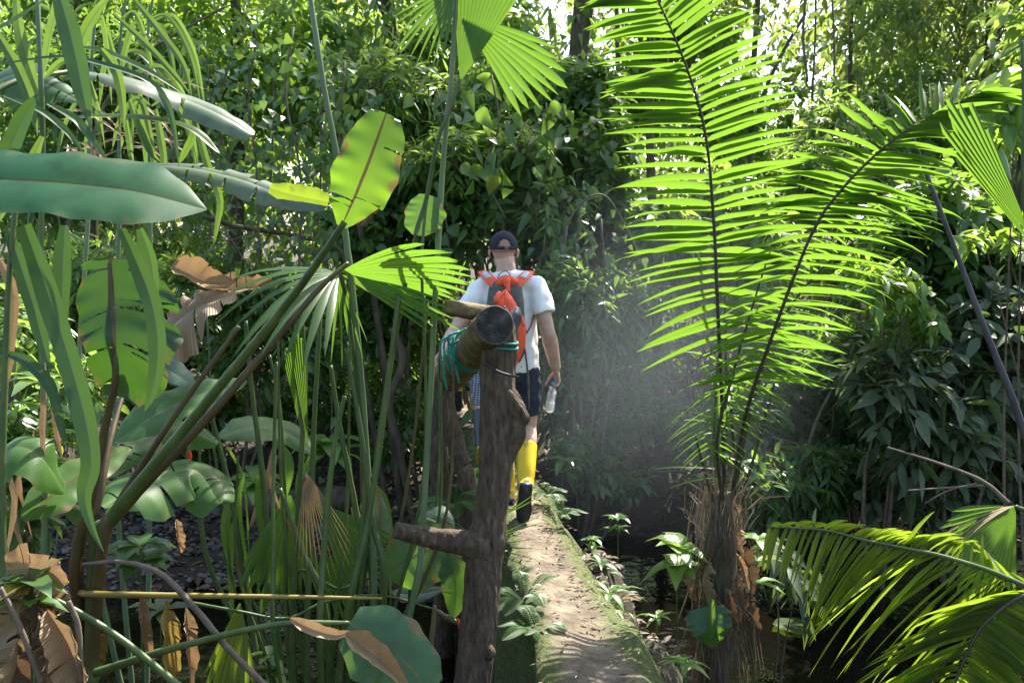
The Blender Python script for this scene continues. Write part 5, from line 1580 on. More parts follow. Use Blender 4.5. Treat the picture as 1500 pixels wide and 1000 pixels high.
for i in range(22):
    x0 = rs.uniform(70, 250); y0 = rs.uniform(130, 235); a_ = rs.uniform(-.7, .9)
    ln = rs.uniform(40, 110)
    c2.leaf([(x0, y0), (x0 + ln * .5 * math.cos(a_), y0 + ln * .5 * math.sin(a_) - rs.uniform(0, 10)), (x0 + ln * math.cos(a_), y0 + ln * math.sin(a_) + rs.uniform(0, 25))], 4.5 + rs.uniform(0, .8), rs.uniform(.006, .013), (rs.uniform(-.5, .5), -.5, .8), 'dry_leaf', 'dry_leaf', seed=500 + i, nt=16, ns=2, wave=.3, fold=.5)
for i, pt in enumerate([[(190, 148), (205, 190), (222, 225), (236, 238)], [(228, 160), (235, 200), (240, 235), (238, 270)], [(275, 150), (292, 200), (305, 245), (322, 290), (318, 330), (312, 362)], [(285, 170), (282, 200), (270, 225), (262, 240)], [(200, 160), (212, 200), (226, 235)]]):
    c2.leaf(pt, 4.4, .017, (.3, -1, .2), 'cane', seed=140 + i, nt=22, ns=2, fold=.3, curl=0, prof=SP)
c3 = Plant('wild_cane', 'cane at the left edge whose long ribbon leaf hangs almost to the ground', 'cane', 10, 3.1)
k = c3.stalk([(4, 800), (10, 480), (20, 330), (30, 260)], 3.2, [.014, .012, .010, .008], 'stalk', ground=True)
c3.leaf([(35, 330), (60, 400), (85, 475), (108, 550), (127, 625), (133, 680), (124, 725), (134, 770), (152, 808)], 2.85, .033, (.25, -1, .1), 'cane_shaded', seed=151, nt=40, ns=2, fold=.3, curl=0, prof=[.7, .9, 1, 1, 1, .9, .8, .55, .3, .03], parent=k, label='long ribbon leaf bleached towards its hanging tip')
c3.leaf([(178, 335), (198, 380), (218, 430), (229, 480), (230, 530), (222, 575), (212, 602)], 2.95, .028, (.3, -1, .1), 'cane_shaded', seed=152, nt=34, ns=2, fold=.3, curl=0, prof=SP, parent=k)
c3.leaf([(205, 335), (220, 380), (225, 430), (218, 470)], 3.1, .03, (-.3, -1, .1), 'cane_shaded', seed=153, nt=24, ns=2, fold=.3, curl=0, prof=SP, parent=k)
c3.leaf([(12, 335), (30, 390), (48, 445), (62, 500), (75, 545)], 3.2, .026, (.3, -1, .1), 'cane_shaded', seed=154, nt=24, ns=2, fold=.3, curl=0, prof=SP, parent=k)
c3.leaf([(95, 330), (92, 380), (90, 450), (88, 520)], 3.4, .03, (.3, -1, .1), 'cane_shaded', seed=155, nt=24, ns=2, fold=.3, curl=0, prof=SP, parent=k)
c3.leaf([(0, 515), (35, 527), (62, 550), (78, 575), (90, 625), (96, 655)], 3.2, .02, (0, -.8, .5), 'cane_shaded', seed=156, nt=24, ns=2, fold=.3, curl=0, prof=SP, parent=k)
c3.leaf([(0, 380), (20, 430), (15, 520), (5, 600)], 3.3, .02, (0, -1, .2), 'dry_leaf', 'dry_leaf', seed=157, nt=24, ns=2, fold=.4, curl=0, prof=SP, parent=k)
for i in range(7):
    x0 = rs.uniform(0, 80); y0 = rs.uniform(560, 700)
    c3.leaf([(x0, y0), (x0 + rs.uniform(-12, 12), y0 + 60), (x0 + rs.uniform(-20, 25), y0 + rs.uniform(100, 170))], 3.5 + rs.uniform(0, .5), .012, (rs.uniform(-1, 1), -1, .2), 'dry_leaf', 'dry_leaf', seed=160 + i, nt=16, ns=2, fold=.4, curl=0, wave=.2)

# --- fan palm thicket in the middle
f = Plant('fan_palm', 'thicket of fan palm on long bare green stalks, left of the post', 'palm', 470, 4.15)
st = f.stalk([(600, 900), (620, 755), (643, 333), (652, 204), (662, 102), (669, -20), (672, -80)], [4.1, 4.1, 4.0, 3.95, 3.9, 3.9, 3.9], [.017, .015, .0125, .0115, .0105, .009, .008], 'stalk_pale', ground=True, label='straight pale stalk rising past the top of the picture')
st = f.stalk([(520, 930), (560, 610), (597, 400), (625, 289), (640, 210), (658, 163), (674, 116)], [4.1, 4.05, 4.0, 3.95, 3.9, 3.9, 3.9], [.016, .013, .011, .01, .009, .008, .009], 'stalk', ground=True)
f.fan((674, 121), 3.9, (.27, .05, 1), (-.35, -1, -.1), .66, 42, nf=15, joined=.98, droop=0, pleat=.6, seed=1, parent=st, label='large pleated leaf, still half folded')
f.fan((676, 24), 3.92, (.8, -.1, -.56), (.1, -.9, -.25), .50, 46, nf=9, joined=.82, droop=.1, pleat=.18, seed=2, parent=st, label='sunlit lobe of fingers drooping right')
f.fan((668, -20), 3.86, (-.62, -.15, -.7), (-.2, -.95, -.2), .32, 66, nf=10, joined=.5, droop=.2, pleat=.3, seed=3, parent=st)
st = f.stalk([(545, 930), (535, 640), (517, 434), (505, 335), (497, 250), (475, 130), (452, -20), (445, -70)], [4.1, 4.05, 3.95, 3.9, 3.85, 3.8, 3.8, 3.8], [.017, .015, .014, .0135, .013, .012, .011, .01], 'stalk_pale', ground=True, label='tall pale stalk leaning left out of the top of the picture')
st = f.stalk([(515, 920), (535, 700), (512, 470), (502, 415), (497, 399)], [4.1, 4.05, 4.0, 3.92, 3.9], [.015, .013, .01, .009, .009], 'stalk', ground=True)
f.fan((497, 399), 3.9, (1, -.08, .10), (.05, -.5, -.86), .56, 72, nf=14, joined=.8, droop=.1, pleat=.22, seed=4, parent=st, label='backlit half of the middle fan leaf, striped with shadows')
f.fan((497, 400), 3.9, (-.62, -.5, .0), (-.1, -.55, .85), .56, 120, nf=13, joined=.48, droop=.45, pleat=.12, seed=5, parent=st, label='grey green half of the middle fan leaf, fingers hanging')
f.fan((499, 402), 3.94, (.95, -.1, -.35), (-.2, -.95, -.2), .52, 24, nf=6, joined=.6, droop=.05, pleat=.3, seed=6, parent=st)
f.fan((497, 402), 3.95, (.1, -.1, -1), (0, -1, 0), .36, 46, nf=6, joined=.3, droop=.1, pleat=.3, seed=7, parent=st)
st = f.stalk([(430, 980), (440, 700), (447, 560), (440, 430)], [4.15, 4.1, 4.05, 4.0], [.016, .013, .011, .007], 'stalk', ground=True)
f.fan((452, 660), 4.0, (-.08, .03, 1), (.6, -1, 0), .55, 9, nf=6, joined=.95, droop=0, pleat=.8, mat='palm', seed=8, parent=st, label='yellow green unopened spear leaf')
f.fan((442, 640), 4.05, (-.16, .03, 1), (.3, -1, 0), .42, 6, nf=4, joined=.95, droop=0, pleat=.8, mat='palm', seed=9, parent=st)
STK = [[(385, 1000), (345, 760), (318, 640), (289, 545)], [(415, 1000), (385, 700), (370, 580), (360, 470)], [(425, 990), (418, 740), (410, 600), (395, 520)], [(450, 1000), (455, 800), (460, 620), (470, 450)], [(545, 900), (520, 740), (497, 620), (484, 535)],
       [(480, 930), (440, 800), (410, 715)], [(560, 900), (545, 760), (528, 630), (508, 510)], [(500, 960), (540, 760), (568, 560), (585, 430)], [(470, 990), (475, 800), (490, 650), (505, 580)], [(410, 990), (400, 800), (402, 640), (405, 530)]]
rs = np.random.RandomState(88)
for i in range(14):
    x0 = rs.uniform(300, 640); x1 = x0 + (x0 - 470) * rs.uniform(-.1, .35) + rs.uniform(-30, 30); y1 = rs.uniform(420, 680)
    f.stalk([(x0 * .55 + 470 * .45, 1000), ((x0 + x1) / 2 + rs.uniform(-8, 8), (1000 + y1) / 2), (x1, y1)], 4.1 + rs.uniform(0, .9), [.010, .008, .005], 'stalk' if i % 4 else 'stalk_brown', ground=True)
for i in range(16):
    x0 = rs.uniform(330, 560); y0 = rs.uniform(640, 800)
    f.leaf([(x0, y0), (x0 + rs.uniform(-25, 25), y0 + 50), (x0 + rs.uniform(-40, 40), y0 + rs.uniform(100, 190))], 4.2 + rs.uniform(0, .7), rs.uniform(.008, .02), (rs.uniform(-1, 1), -1, .2), ('cane', 'dry_leaf', 'fan')[i % 3], 'leaf', seed=400 + i, nt=18, ns=2, wave=.15, prof=SP)
for i, q in enumerate(STK):
    f.stalk(q, [4.1 - .06 * i + .25] * len(q), [.0165, .0145, .012, .009] if i not in (2, 9) else [.01, .009, .008, .006], 'stalk', ground=True)
f.fan((425, 722), 4.25, (-.12, -.1, -1), (-.1, -1, .1), .52, 62, nf=12, joined=.8, droop=.05, pleat=.35, seed=11, label='low fan leaf hanging open among the stalks')
f.fan((415, 735), 4.2, (-.45, -.1, -.9), (0, -1, .1), .40, 10, nf=3, joined=.7, droop=0, pleat=.3, seed=12)
f.fan((462, 735), 4.4, (.75, .05, -.8), (-.1, -.9, .45), .50, 50, nf=12, joined=.75, droop=.05, pleat=.35, seed=13, label='pale sunlit fan leaf low on the right of the stalks')
f.fan((470, 800), 4.3, (.3, 0, -1), (0, -1, .1), .42, 46, nf=9, joined=.5, droop=.05, pleat=.35, seed=14)
f.fan((352, 880), 3.9, (-.12, -.25, -1), (-.2, -1, .1), .46, 44, nf=9, joined=.8, droop=0, pleat=.4, mat='palm_old', seed=15, label='yellowing fan leaf at the bottom edge')
f.fan((448, 690), 4.0, (.32, -.05, -1), (0, -1, .2), .50, 38, nf=12, joined=.2, droop=.05, pleat=.6, mat='dry_leaf', name='dead_fan_leaf', seed=16)
f.fan((446, 700), 4.0, (.0, -.05, -1), (.3, -1, .2), .42, 18, nf=6, joined=.2, droop=.0, pleat=.6, mat='dry_leaf', name='dead_fan_leaf', seed=17)
k = f.stalk([(620, 480), (618, 380), (622, 320), (626, 288)], [4.0, 3.95, 3.95, 3.95], [.006, .006, .006, .006], 'stalk')
f.leaf([(627, 285), (622, 305), (616, 325), (613, 345)], [3.95] * 4, .085, (-.1, -1, .15), 'banana', parent=k, seed=201, fold=-.25, curl=.2, prof=[.5, 1, 1, .8, .2], label='small dark leaf hanging on the slanting stalk')

f2 = Plant('fan_palm', 'small fan palm half hidden behind the post, its stiff fingers showing on both sides', 'palm', 706, 4.35)
k = f2.stalk([(707, 950), (706, 860), (705, 800)], [4.35, 4.32, 4.3], [.014, .012, .01], 'stalk', ground=True)
f2.fan((708, 800), 4.3, (1, -.15, .02), (0, -.8, .6), .28, 80, nf=7, joined=.12, droop=.02, pleat=.5, seed=21, parent=k)
f2.fan((712, 790), 4.3, (.85, -.1, .35), (0, -.9, .4), .30, 12, nf=2, joined=.3, droop=.0, pleat=.4, seed=22, parent=k)
f2.fan((700, 790), 4.32, (-1, -.1, .4), (0, -.8, .6), .42, 44, nf=6, joined=.1, droop=.03, pleat=.4, seed=23, parent=k)
f2.fan((735, 755), 4.25, (.8, -.1, .5), (0, -.9, .5), .2, 14, nf=2, joined=.3, droop=.0, pleat=.4, seed=24, parent=k)


# --- feather palms
def frond(pl, line, d, pairs, Ll, Lr, dl, dr, t0=.2, t1=1.0, w=.04, droop=.15, mat='palm', seed=1, r=(.011, .003), sides=(1, 1), label=None, taper=(.55, 1, .6), rmat='rachis', g=(0, 0, -1), nn=(0, .6, 1)):
    rng = np.random.RandomState(seed)
    p = PP(line, d)
    m = 120
    q = spline(p, m)
    T = nrm(np.gradient(q, axis=0))
    mb = MB()
    for s, L, dv, on in ((-1, Ll, dl, sides[0]), (1, Lr, dr, sides[1])):
        if not on: continue
        tt = np.linspace(t0, t1 - .005, pairs) + rng.uniform(-.003, .003, pairs)
        ii = np.clip((tt * (m - 1)).astype(int), 0, m - 1)
        u_ = (tt - t0) / (t1 - t0)
        dv = np.asarray(dv, float)
        if dv.ndim == 1: dv = np.stack([dv, dv])
        D = np.stack([np.interp(u_, np.linspace(0, 1, len(dv)), dv[:, k]) for k in range(3)], 1)
        D = nrm(D + rng.randn(pairs, 3) * .05 + (rng.rand(pairs, 1) < .07) * rng.randn(pairs, 3) * .28)
        LL = L * np.interp(u_, [0, .45, 1], taper) * rng.uniform(.88, 1.06, pairs) * np.where(rng.rand(pairs) < .05, rng.uniform(.3, .7, pairs), 1)
        Nn = nrm(np.asarray(nn, float) + rng.randn(pairs, 3) * .16)
        blades(mb, q[ii], D, Nn, LL, w * rng.uniform(.7, 1.12, pairs), droop * rng.uniform(.6, 1.5, pairs), 'blade', .22, rng, g=g, rnd=rng.uniform(.15, .85, pairs))
    fo = part('frond', mb, M[mat], pl.o, label=label)
    part('rachis', etube(MB(), p, list(r), n=8, seg=60), M[rmat], pl.o, fo)
    return fo


fp = Plant('feather_palm', 'feather palm right of the path with one huge upright frond glowing in the sun', 'palm', 1050, 4.95)
tk = MB()
etube(tk, [fp.root + (0, 0, -.05), P(1048, 960, 4.95), P(1052, 860, 4.95), P(1058, 770, 4.95), P(1062, 720, 4.95)], [.09, .075, .085, .075, .04], n=16, seg=40, rough=.35, seed=4)
tr = part('trunk', tk, M['bark'], fp.o)
rs = np.random.RandomState(4)
mb = MB()
n = 480
px = rs.normal(1052, 20, n); py = rs.uniform(690, 960, n)
st_ = np.array([P(a, b, 4.95 + rs.uniform(-.12, .06)) for a, b in zip(px, py)])
ln_ = rs.uniform(.08, .36, n)
dd = nrm(np.stack([(px - 1050) / 420 + rs.randn(n) * .10, rs.randn(n) * .12 - .05, -np.ones(n) * .9], 1))
blades(mb, st_, dd, rs.randn(n, 3), ln_, rs.uniform(.002, .008, n), rs.uniform(-.1, .2, n), 'small', .3, rs)
part('hanging_fibre', mb, M['dry_fibre'], fp.o, tr)
mb = MB()
n = 90
px = rs.normal(1060, 20, n); py = rs.uniform(700, 800, n)
st_ = np.array([P(a, b, 4.93 + rs.uniform(-.1, .05)) for a, b in zip(px, py)])
blades(mb, st_, nrm(np.stack([(px - 1060) / 130 + rs.randn(n) * .16, rs.randn(n) * .3 - .1, rs.uniform(.2, 1.2, n)], 1)), rs.randn(n, 3), rs.uniform(.06, .26, n), rs.uniform(.003, .010, n), .1, 'small', .3, rs)
part('leaf_sheath', mb, M['dry_fibre'], fp.o, tr)
for i in range(16):
    a = (rs.uniform(1025, 1095), rs.uniform(730, 880)); b_ = (a[0] + (a[0] - 1058) * rs.uniform(.1, 1.0) + rs.uniform(-8, 8), a[1] + rs.uniform(30, 75))
    part('dry_sheath', broad(MB(), PP([a, ((a[0] + b_[0]) / 2 + rs.uniform(-9, 9), (a[1] + b_[1]) / 2 - 8), b_], 4.8 + rs.uniform(-.05, .08)), rs.uniform(.012, .035), None, (rs.uniform(-.8, .8), -1, .3), fold=.8, curl=-.6, wave=.5, seed=i, nt=20, ns=3, tears=2), M['dry_leaf' if i % 2 else 'dry_dark'], fp.o, tr)
frond(fp, [(1062, 740), (1058, 600), (1051, 440), (1046, 330), (1034, 200), (1008, 105), (968, 10), (925, -70)], [4.95, 4.85, 4.75, 4.7, 4.6, 4.55, 4.45, 4.4], 54, .50, .50,
      [(-1, -.12, -.28), (-1, -.12, .10), (-1, -.15, .06), (-1, -.15, -.02), (-1, -.1, -.25)], [(1, -.12, .02), (1, -.12, .28), (1, -.12, .42), (.85, -.12, .75), (.6, -.1, .8)], t0=.24, w=.042, nn=(0, .9, .75), droop=.13, seed=1, taper=(.8, 1, .62), label='huge upright frond, backlit bright green')
frond(fp, [(1072, 730), (1092, 610), (1128, 500), (1188, 345), (1235, 275), (1300, 212), (1370, 166), (1440, 134)], [4.95, 4.75, 4.6, 4.4, 4.35, 4.3, 4.25, 4.2], 52, .40, .42,
      [(-1, -.25, -.12), (-1, -.25, -.05), (-.7, -.1, .25), (-.1, .3, .45), (.4, .3, .3)], [(1, -.2, -.02), (1, -.2, .04), (1, -.25, -.06), (.95, -.35, .12), (1, -.2, .1)], t0=.22, w=.036, nn=(0, .8, .8), droop=.17, seed=2, taper=(.85, 1, .55), label='arching frond reaching right')
frond(fp, [(1075, 720), (1105, 580), (1150, 460), (1235, 365), (1345, 300)], [5.0, 5.0, 5.05, 5.1, 5.2], 36, .3, .42, [(-.7, -.2, .2), (-.4, -.1, .5)], [(.9, -.2, -.15), (1, -.2, .12), (1, -.1, .1)], t0=.35, w=.018, droop=.28, seed=3, label='thin bowed frond behind')
frond(fp, [(1058, 730), (1050, 650), (1070, 560), (1105, 440), (1140, 330)], [4.9, 4.8, 4.75, 4.7, 4.7], 22, .36, .30, [(-.9, -.3, -.2), (-.9, -.2, .0)], [(.7, -.3, -.3), (.9, -.2, .1)], t0=.22, t1=.8, w=.022, droop=.30, seed=5, label='young thin frond low in the crown')
mb = MB()
for i in range(30):
    a = P(rs.uniform(1045, 1090), rs.uniform(560, 700), 4.85)
    dv = nrm((rs.uniform(-1, 1), rs.uniform(-.5, .2), rs.uniform(-.05, 1.0)))
    blades(mb, [a], [dv], [(0, -.6, .8)], rs.uniform(.2, .42), rs.uniform(.010, .02), rs.uniform(.1, .6), 'blade', .2, rs)
part('young_leaflets', mb, M['palm'], fp.o)
for i, q in enumerate([[(1060, 735), (1064, 620), (1062, 430), (1058, 250)], [(1045, 735), (1030, 680), (1018, 635)], [(1078, 730), (1074, 640), (1066, 540)], [(1050, 730), (1046, 640), (1052, 520)], [(1085, 735), (1110, 650), (1135, 560)]]):
    fp.stalk(q, 4.97, [.009, .008, .005], 'stalk' if i in (0, 3) else 'rachis', 'stalk')

fq_ = Plant('feather_palm', 'feather palm at the right edge whose fronds sweep low over the dark water', 'palm', 1660, 3.7)
fq_.stalk([(1650, 1000), (1630, 920), (1610, 890)], 3.65, [.06, .05, .03], 'bark', 'trunk', ground=True, n=12)
frond(fq_, [(1620, 905), (1500, 857), (1448, 835), (1376, 813), (1322, 802), (1264, 790), (1207, 776), (1125, 771)], [3.65, 3.55, 3.5, 3.5, 3.5, 3.52, 3.55, 3.6], 48, .60, .30,
      [(-.85, -.3, -.4), (-.9, -.3, -.4), (-.85, -.2, -.5), (-.5, -.2, -.75), (-.3, -.2, -.8)], [(-.35, .5, .3), (.35, .5, .25), (.85, .35, .35), (.9, .2, .4), (.5, .2, .2)], t0=.12, w=.029, droop=.25, mat='palm_old', seed=6, taper=(1, .8, .22), label='long frond pointing left with its leaflets hanging', rmat='stalk', nn=(-.3, .9, .5))
frond(fq_, [(1615, 900), (1520, 868), (1450, 905), (1415, 960), (1385, 1040), (1370, 1100)], [3.6, 3.45, 3.4, 3.4, 3.4, 3.4], 60, .52, .46, [(-.95, -.2, .1), (-1, -.2, -.15), (-1, -.2, -.3)], [(.9, -.2, -.5), (.8, -.2, -.6)], t0=.14, w=.034, droop=.22, mat='palm_old', seed=7, label='frond bent down at the right edge, glowing yellow green', nn=(-.1, .9, .5))

fg = Plant('fan_palm', 'fan palm at the right edge, two pleated spear leaves above, a round fan below', 'palm', 1580, 3.8)
k = fg.stalk([(1560, 1000), (1540, 850), (1510, 760), (1488, 741)], 3.85, [.016, .013, .01, .008], 'stalk', ground=True)
fg.fan((1488, 741), 3.85, (-.62, -.2, -.6), (-.15, -.85, -.3), .42, 100, nf=18, joined=.78, droop=.08, pleat=.3, seed=31, parent=k, label='round green fan leaf above the hanging frond')
fg.fan((1488, 740), 3.83, (-1, -.2, -.12), (0, -.2, 1), .36, 26, nf=7, joined=.4, droop=.3, pleat=.3, mat='dry_leaf', seed=32, parent=k)
k = fg.stalk([(1580, 900), (1570, 600), (1530, 420), (1508, 345)], [3.7, 3.5, 3.4, 3.3], [.016, .013, .01, .009], 'stalk', ground=True)
fg.fan((1512, 350), 3.3, (-.50, .05, .87), (.15, -1, -.25), .54, 17, nf=8, joined=1.0, droop=0, pleat=.8, seed=33, parent=k, label='wide pleated spear leaf')
fg.fan((1512, 360), 3.35, (-.58, .05, .82), (.1, -1, -.3), .54, 10, nf=5, joined=1.0, droop=0, pleat=.8, seed=34, parent=k)
fg.stalk([(1478, 738), (1440, 705), (1380, 680), (1300, 655)], [3.85, 3.9, 3.95, 4.0], [.011, .008, .006, .004], 'twig', 'dead_stalk')
fg.stalk([(1440, 711), (1390, 714), (1330, 718)], [3.95, 3.95, 4.0], [.005, .004, .003], 'twig', 'dead_stalk')
fg.stalk([(1430, 708), (1390, 718), (1355, 737)], [3.95, 3.95, 4.0], [.004, .004, .003], 'twig', 'dead_stalk')
fg.stalk([(1560, 700), (1505, 340), (1500, 150), (1497, 60)], [3.6, 3.3, 3.3, 3.3], [.009, .008, .007, .005], 'stalk')

stick_thing('bare_stem', 'dark grey bare stem leaning across the right side', 'stem', [(1333, 192), (1362, 268), (1400, 368), (1440, 475), (1478, 570), (1510, 660)], 4.6, [.009, .012, .017, .018], 'twig_dark', seed=40, n=12, rough=.06)
stick_thing('green_stalk', 'smooth dark green stalk slanting across the lower left corner', 'stalk', [(80, 878), (120, 900), (180, 938), (270, 1010)], 3.0, [.010, .012, .012, .013], 'stalk', seed=43, rough=.03)
stick_thing('bare_stem', 'reddish brown upright twig just left of the post at the bottom', 'stem', [(637, 886), (632, 940), (628, 1020)], 3.6, [.008, .011, .012], 'stalk_brown', seed=45)

# heap of dry leaves
hp = Plant('dry_leaf_heap', 'heap of withered brown leaves in the bottom left corner', 'dry leaves', 40, 2.9)
rs = np.random.RandomState(31)
for i in range(26):
    x0 = rs.uniform(-30, 105); y0 = rs.uniform(835, 985); a_ = rs.uniform(.7, 2.1); ln = rs.uniform(60, 150)
    pt = [(x0, y0), (x0 + ln * .45 * math.cos(a_) + rs.uniform(-10, 10), y0 + ln * .4 * math.sin(a_)), (x0 + ln * .8 * math.cos(a_) + rs.uniform(-14, 14), y0 + ln * .75 * math.sin(a_)), (x0 + ln * math.cos(a_), y0 + ln * math.sin(a_))]
    hp.leaf(pt, 2.8 + rs.uniform(0, .5), rs.uniform(.02, .06), (rs.uniform(-.8, .8), -.8, rs.uniform(-.2, .6)), 'dry_dark' if i % 3 else 'dry_leaf', 'dry_leaf', seed=220 + i, fold=rs.uniform(.4, 1.0), curl=-rs.uniform(.3, .9), wave=.4, tears=2, nt=30)
hp.leaf([(10, 835), (45, 832), (75, 838), (95, 858)], 2.95, .075, (.1, -1, .3), 'dry_leaf', 'dry_leaf', seed=260, fold=.4, curl=-.4, wave=.3, tears=3)
for i, q in enumerate([[(100, 880), (115, 920), (118, 1000)], [(0, 860), (30, 920), (60, 1000)]]):
    hp.stalk(q, 2.8, [.008, .009], 'twig', 'dead_stalk')


# --- small plants: rosettes, seedlings and ferns
def rosette(label, px, py, d, n, L, W, mat='shrub_bright', h=.12, seed=1, name='seedling', cat='plant', droop=.5, prof='leaf', z0=None, tiers=1, up=.45):
    rng = np.random.RandomState(seed)
    tip = P(px, py, d)
    z0 = float(gh(tip[0], tip[1])) if z0 is None else z0
    root = np.array([tip[0], tip[1], min(z0, tip[2] - .02) - .01])
    o = thing(name, label, cat, tuple(root))
    sm = MB(); etube(sm, [root, (root + tip) / 2 + rng.uniform(-.01, .01, 3), tip], [.006, .005, .003], n=6)
    part('stem', sm, M['stalk'], o)
    mb = MB()
    for t in range(tiers):
        c = tip - np.array([0, 0, t * h])
        a = np.linspace(0, 2 * math.pi, n, endpoint=False) + rng.uniform(0, .7, n) + t
        D = np.stack([np.cos(a), np.sin(a), rng.uniform(up - .3, up + .35, n)], 1)
        blades(mb, np.repeat(c[None], n, 0), D, (0, 0, 1), L * rng.uniform(.7, 1.15, n), W * rng.uniform(.8, 1.2, n), droop * rng.uniform(.6, 1.3, n), prof, .15, rng)
    part('leaves', mb, M[mat], o)
    return o


def fern(label, px, py, d, n, L, seed=1, z0=None, mat='fern', group=None, spread=1.0, lean=(0, 0)):
    rng = np.random.RandomState(seed)
    c = P(px, py, d)
    if z0 is not None: c = np.array([c[0], c[1], z0])
    o = thing('fern', label, 'fern', tuple(c), group)
    for i in range(n):
        a = i / n * 6.28 + rng.uniform(-.4, .4)
        dv = nrm((math.cos(a) * spread + lean[0], math.sin(a) * spread + lean[1], rng.uniform(.4, 1.1)))
        Li = L * rng.uniform(.7, 1.1)
        p = spline([c, c + dv * Li * .5 + (0, 0, .04 * Li), c + dv * Li * .95 - (0, 0, .28 * Li)], 26)
        T = nrm(np.gradient(p, axis=0)); S = nrm(np.cross(T, (0, 0, 1)))
        mb = MB(); k = np.arange(3, 26)
        ll = Li * .22 * np.sin(np.linspace(.5, 3.0, len(k)))
        for s in (-1, 1):
            blades(mb, p[k], S[k] * s + T[k] * .35, (0, -.2, 1), ll, Li * .045, .15, 'small', .1, rng)
        etube(mb, p, [.003, .001], n=4, seg=12, cap=False)
        part('frond', mb, M[mat], o)
    return o


rosette('pale lance leaved seedling on the right edge of the path, the larger of two', 892, 868, 4.75, 9, .19, .035, 'shrub_pale', .05, 1, tiers=2, z0=-.1)
rosette('small sunlit seedling just below the larger lance leaved one on the path edge', 962, 905, 4.4, 7, .13, .028, 'shrub_bright', .04, 2, z0=-.1)
rosette('bright seedling at the bottom edge between the path and the palm trunk', 1003, 972, 4.0, 7, .15, .035, 'shrub_bright', .05, 3, z0=-.15)
rosette('slender seedling with small leaves where the path narrows, right side', 880, 825, 5.2, 7, .12, .035, 'shrub', .06, 4, tiers=3, z0=-.1)
rosette('tiny green sprout on the path edge above the lance leaved seedling', 868, 790, 5.6, 5, .11, .04, 'shrub', .06, 5, tiers=2, z0=-.05)
rosette('lit young plant left of the path beside the slim leaning post', 690, 694, 6.6, 7, .13, .04, 'shrub_bright', .08, 6, tiers=4, z0=-.4)
rosette('leafy weed on the left edge of the wall below the second walker', 668, 640, 7.6, 8, .14, .05, 'shrub', .1, 7, tiers=4, z0=-.5)
rosette('leafy weed on the left edge of the wall at the third walker', 648, 600, 9.2, 8, .15, .05, 'shrub_pale', .12, 8, tiers=4, z0=-.5)
rosette('broad leaved weed on the dark bank behind the walker right of the path', 825, 675, 7.8, 6, .2, .07, 'shrub', .1, 9, tiers=2, z0=-.5)
rosette('dark weed with shiny leaves at the foot of the right bank beside the gravel', 905, 760, 7.2, 7, .15, .05, 'shrub', .08, 10, tiers=2)
rosette('shiny green plant growing at the water edge below the low broad leaves', 372, 700, 7.6, 8, .34, .13, 'shrub_pale', .1, 11, tiers=2, droop=.6)
rosette('big leaved plant on the gravel bank behind the middle stalks', 480, 650, 8.0, 9, .42, .16, 'shrub_pale', .1, 12, tiers=2, droop=.6)
rosette('white flecked sunlit weed at the bottom edge beside the yellowing fan leaf', 395, 960, 4.3, 8, .12, .05, 'shrub_pale', .07, 13, tiers=4)
rosette('green weed at the left edge above the dry leaf heap', 40, 855, 2.9, 6, .16, .075, 'shrub', .06, 14, tiers=2)
rosette('leafy sapling at the left edge behind the hanging ribbon leaf', 60, 560, 4.2, 7, .2, .085, 'shrub_pale', .12, 15, tiers=5, name='sapling', cat='sapling')
rosette('dark broad leaved plant in the lower left, right of the ribbon leaf', 205, 800, 4.1, 7, .2, .1, 'shrub', .08, 16, tiers=2)
rosette('seedling with pointed leaves on the gravel by the yellow stalk', 235, 895, 4.4, 6, .2, .09, 'shrub_dusty', .08, 17, tiers=1)
rosette('bright young leaves sprouting from the left side of the palm trunk', 992, 800, 4.85, 6, .2, .11, 'shrub_bright', .1, 18, tiers=2, prof='heart', z0=-.9)
rosette('young shrub with drooping leaves against the right of the palm trunk', 1110, 790, 5.1, 6, .16, .06, 'shrub_pale', .12, 19, tiers=3, z0=-1.0)
fern('fern on the shady left side of the wall, close behind the post', 768, 880, 4.5, 8, .26, 1, lean=(-.5, -.3))
fern('fern low on the mossy side of the wall beside the post', 790, 930, 4.2, 7, .22, 2, lean=(-.6, -.3))
fern('feathery fern on the right edge of the path by the yellow boot', 800, 728, 6.3, 9, .22, 3, lean=(.3, -.2))
fern('feathery fern on the right edge of the path one step nearer', 822, 760, 5.8, 8, .18, 4, lean=(.5, -.2))
fern('fern tuft at the left edge of the path behind the slim leaning post', 700, 715, 6.3, 8, .24, 5, lean=(-.5, -.2))
fern('fern tuft on the left edge under the second walker', 676, 690, 6.9, 8, .26, 6, lean=(-.5, -.2))
fern('fern in the shade below the branch stub, behind the post', 668, 745, 5.6, 8, .34, 7, lean=(-.3, -.3))

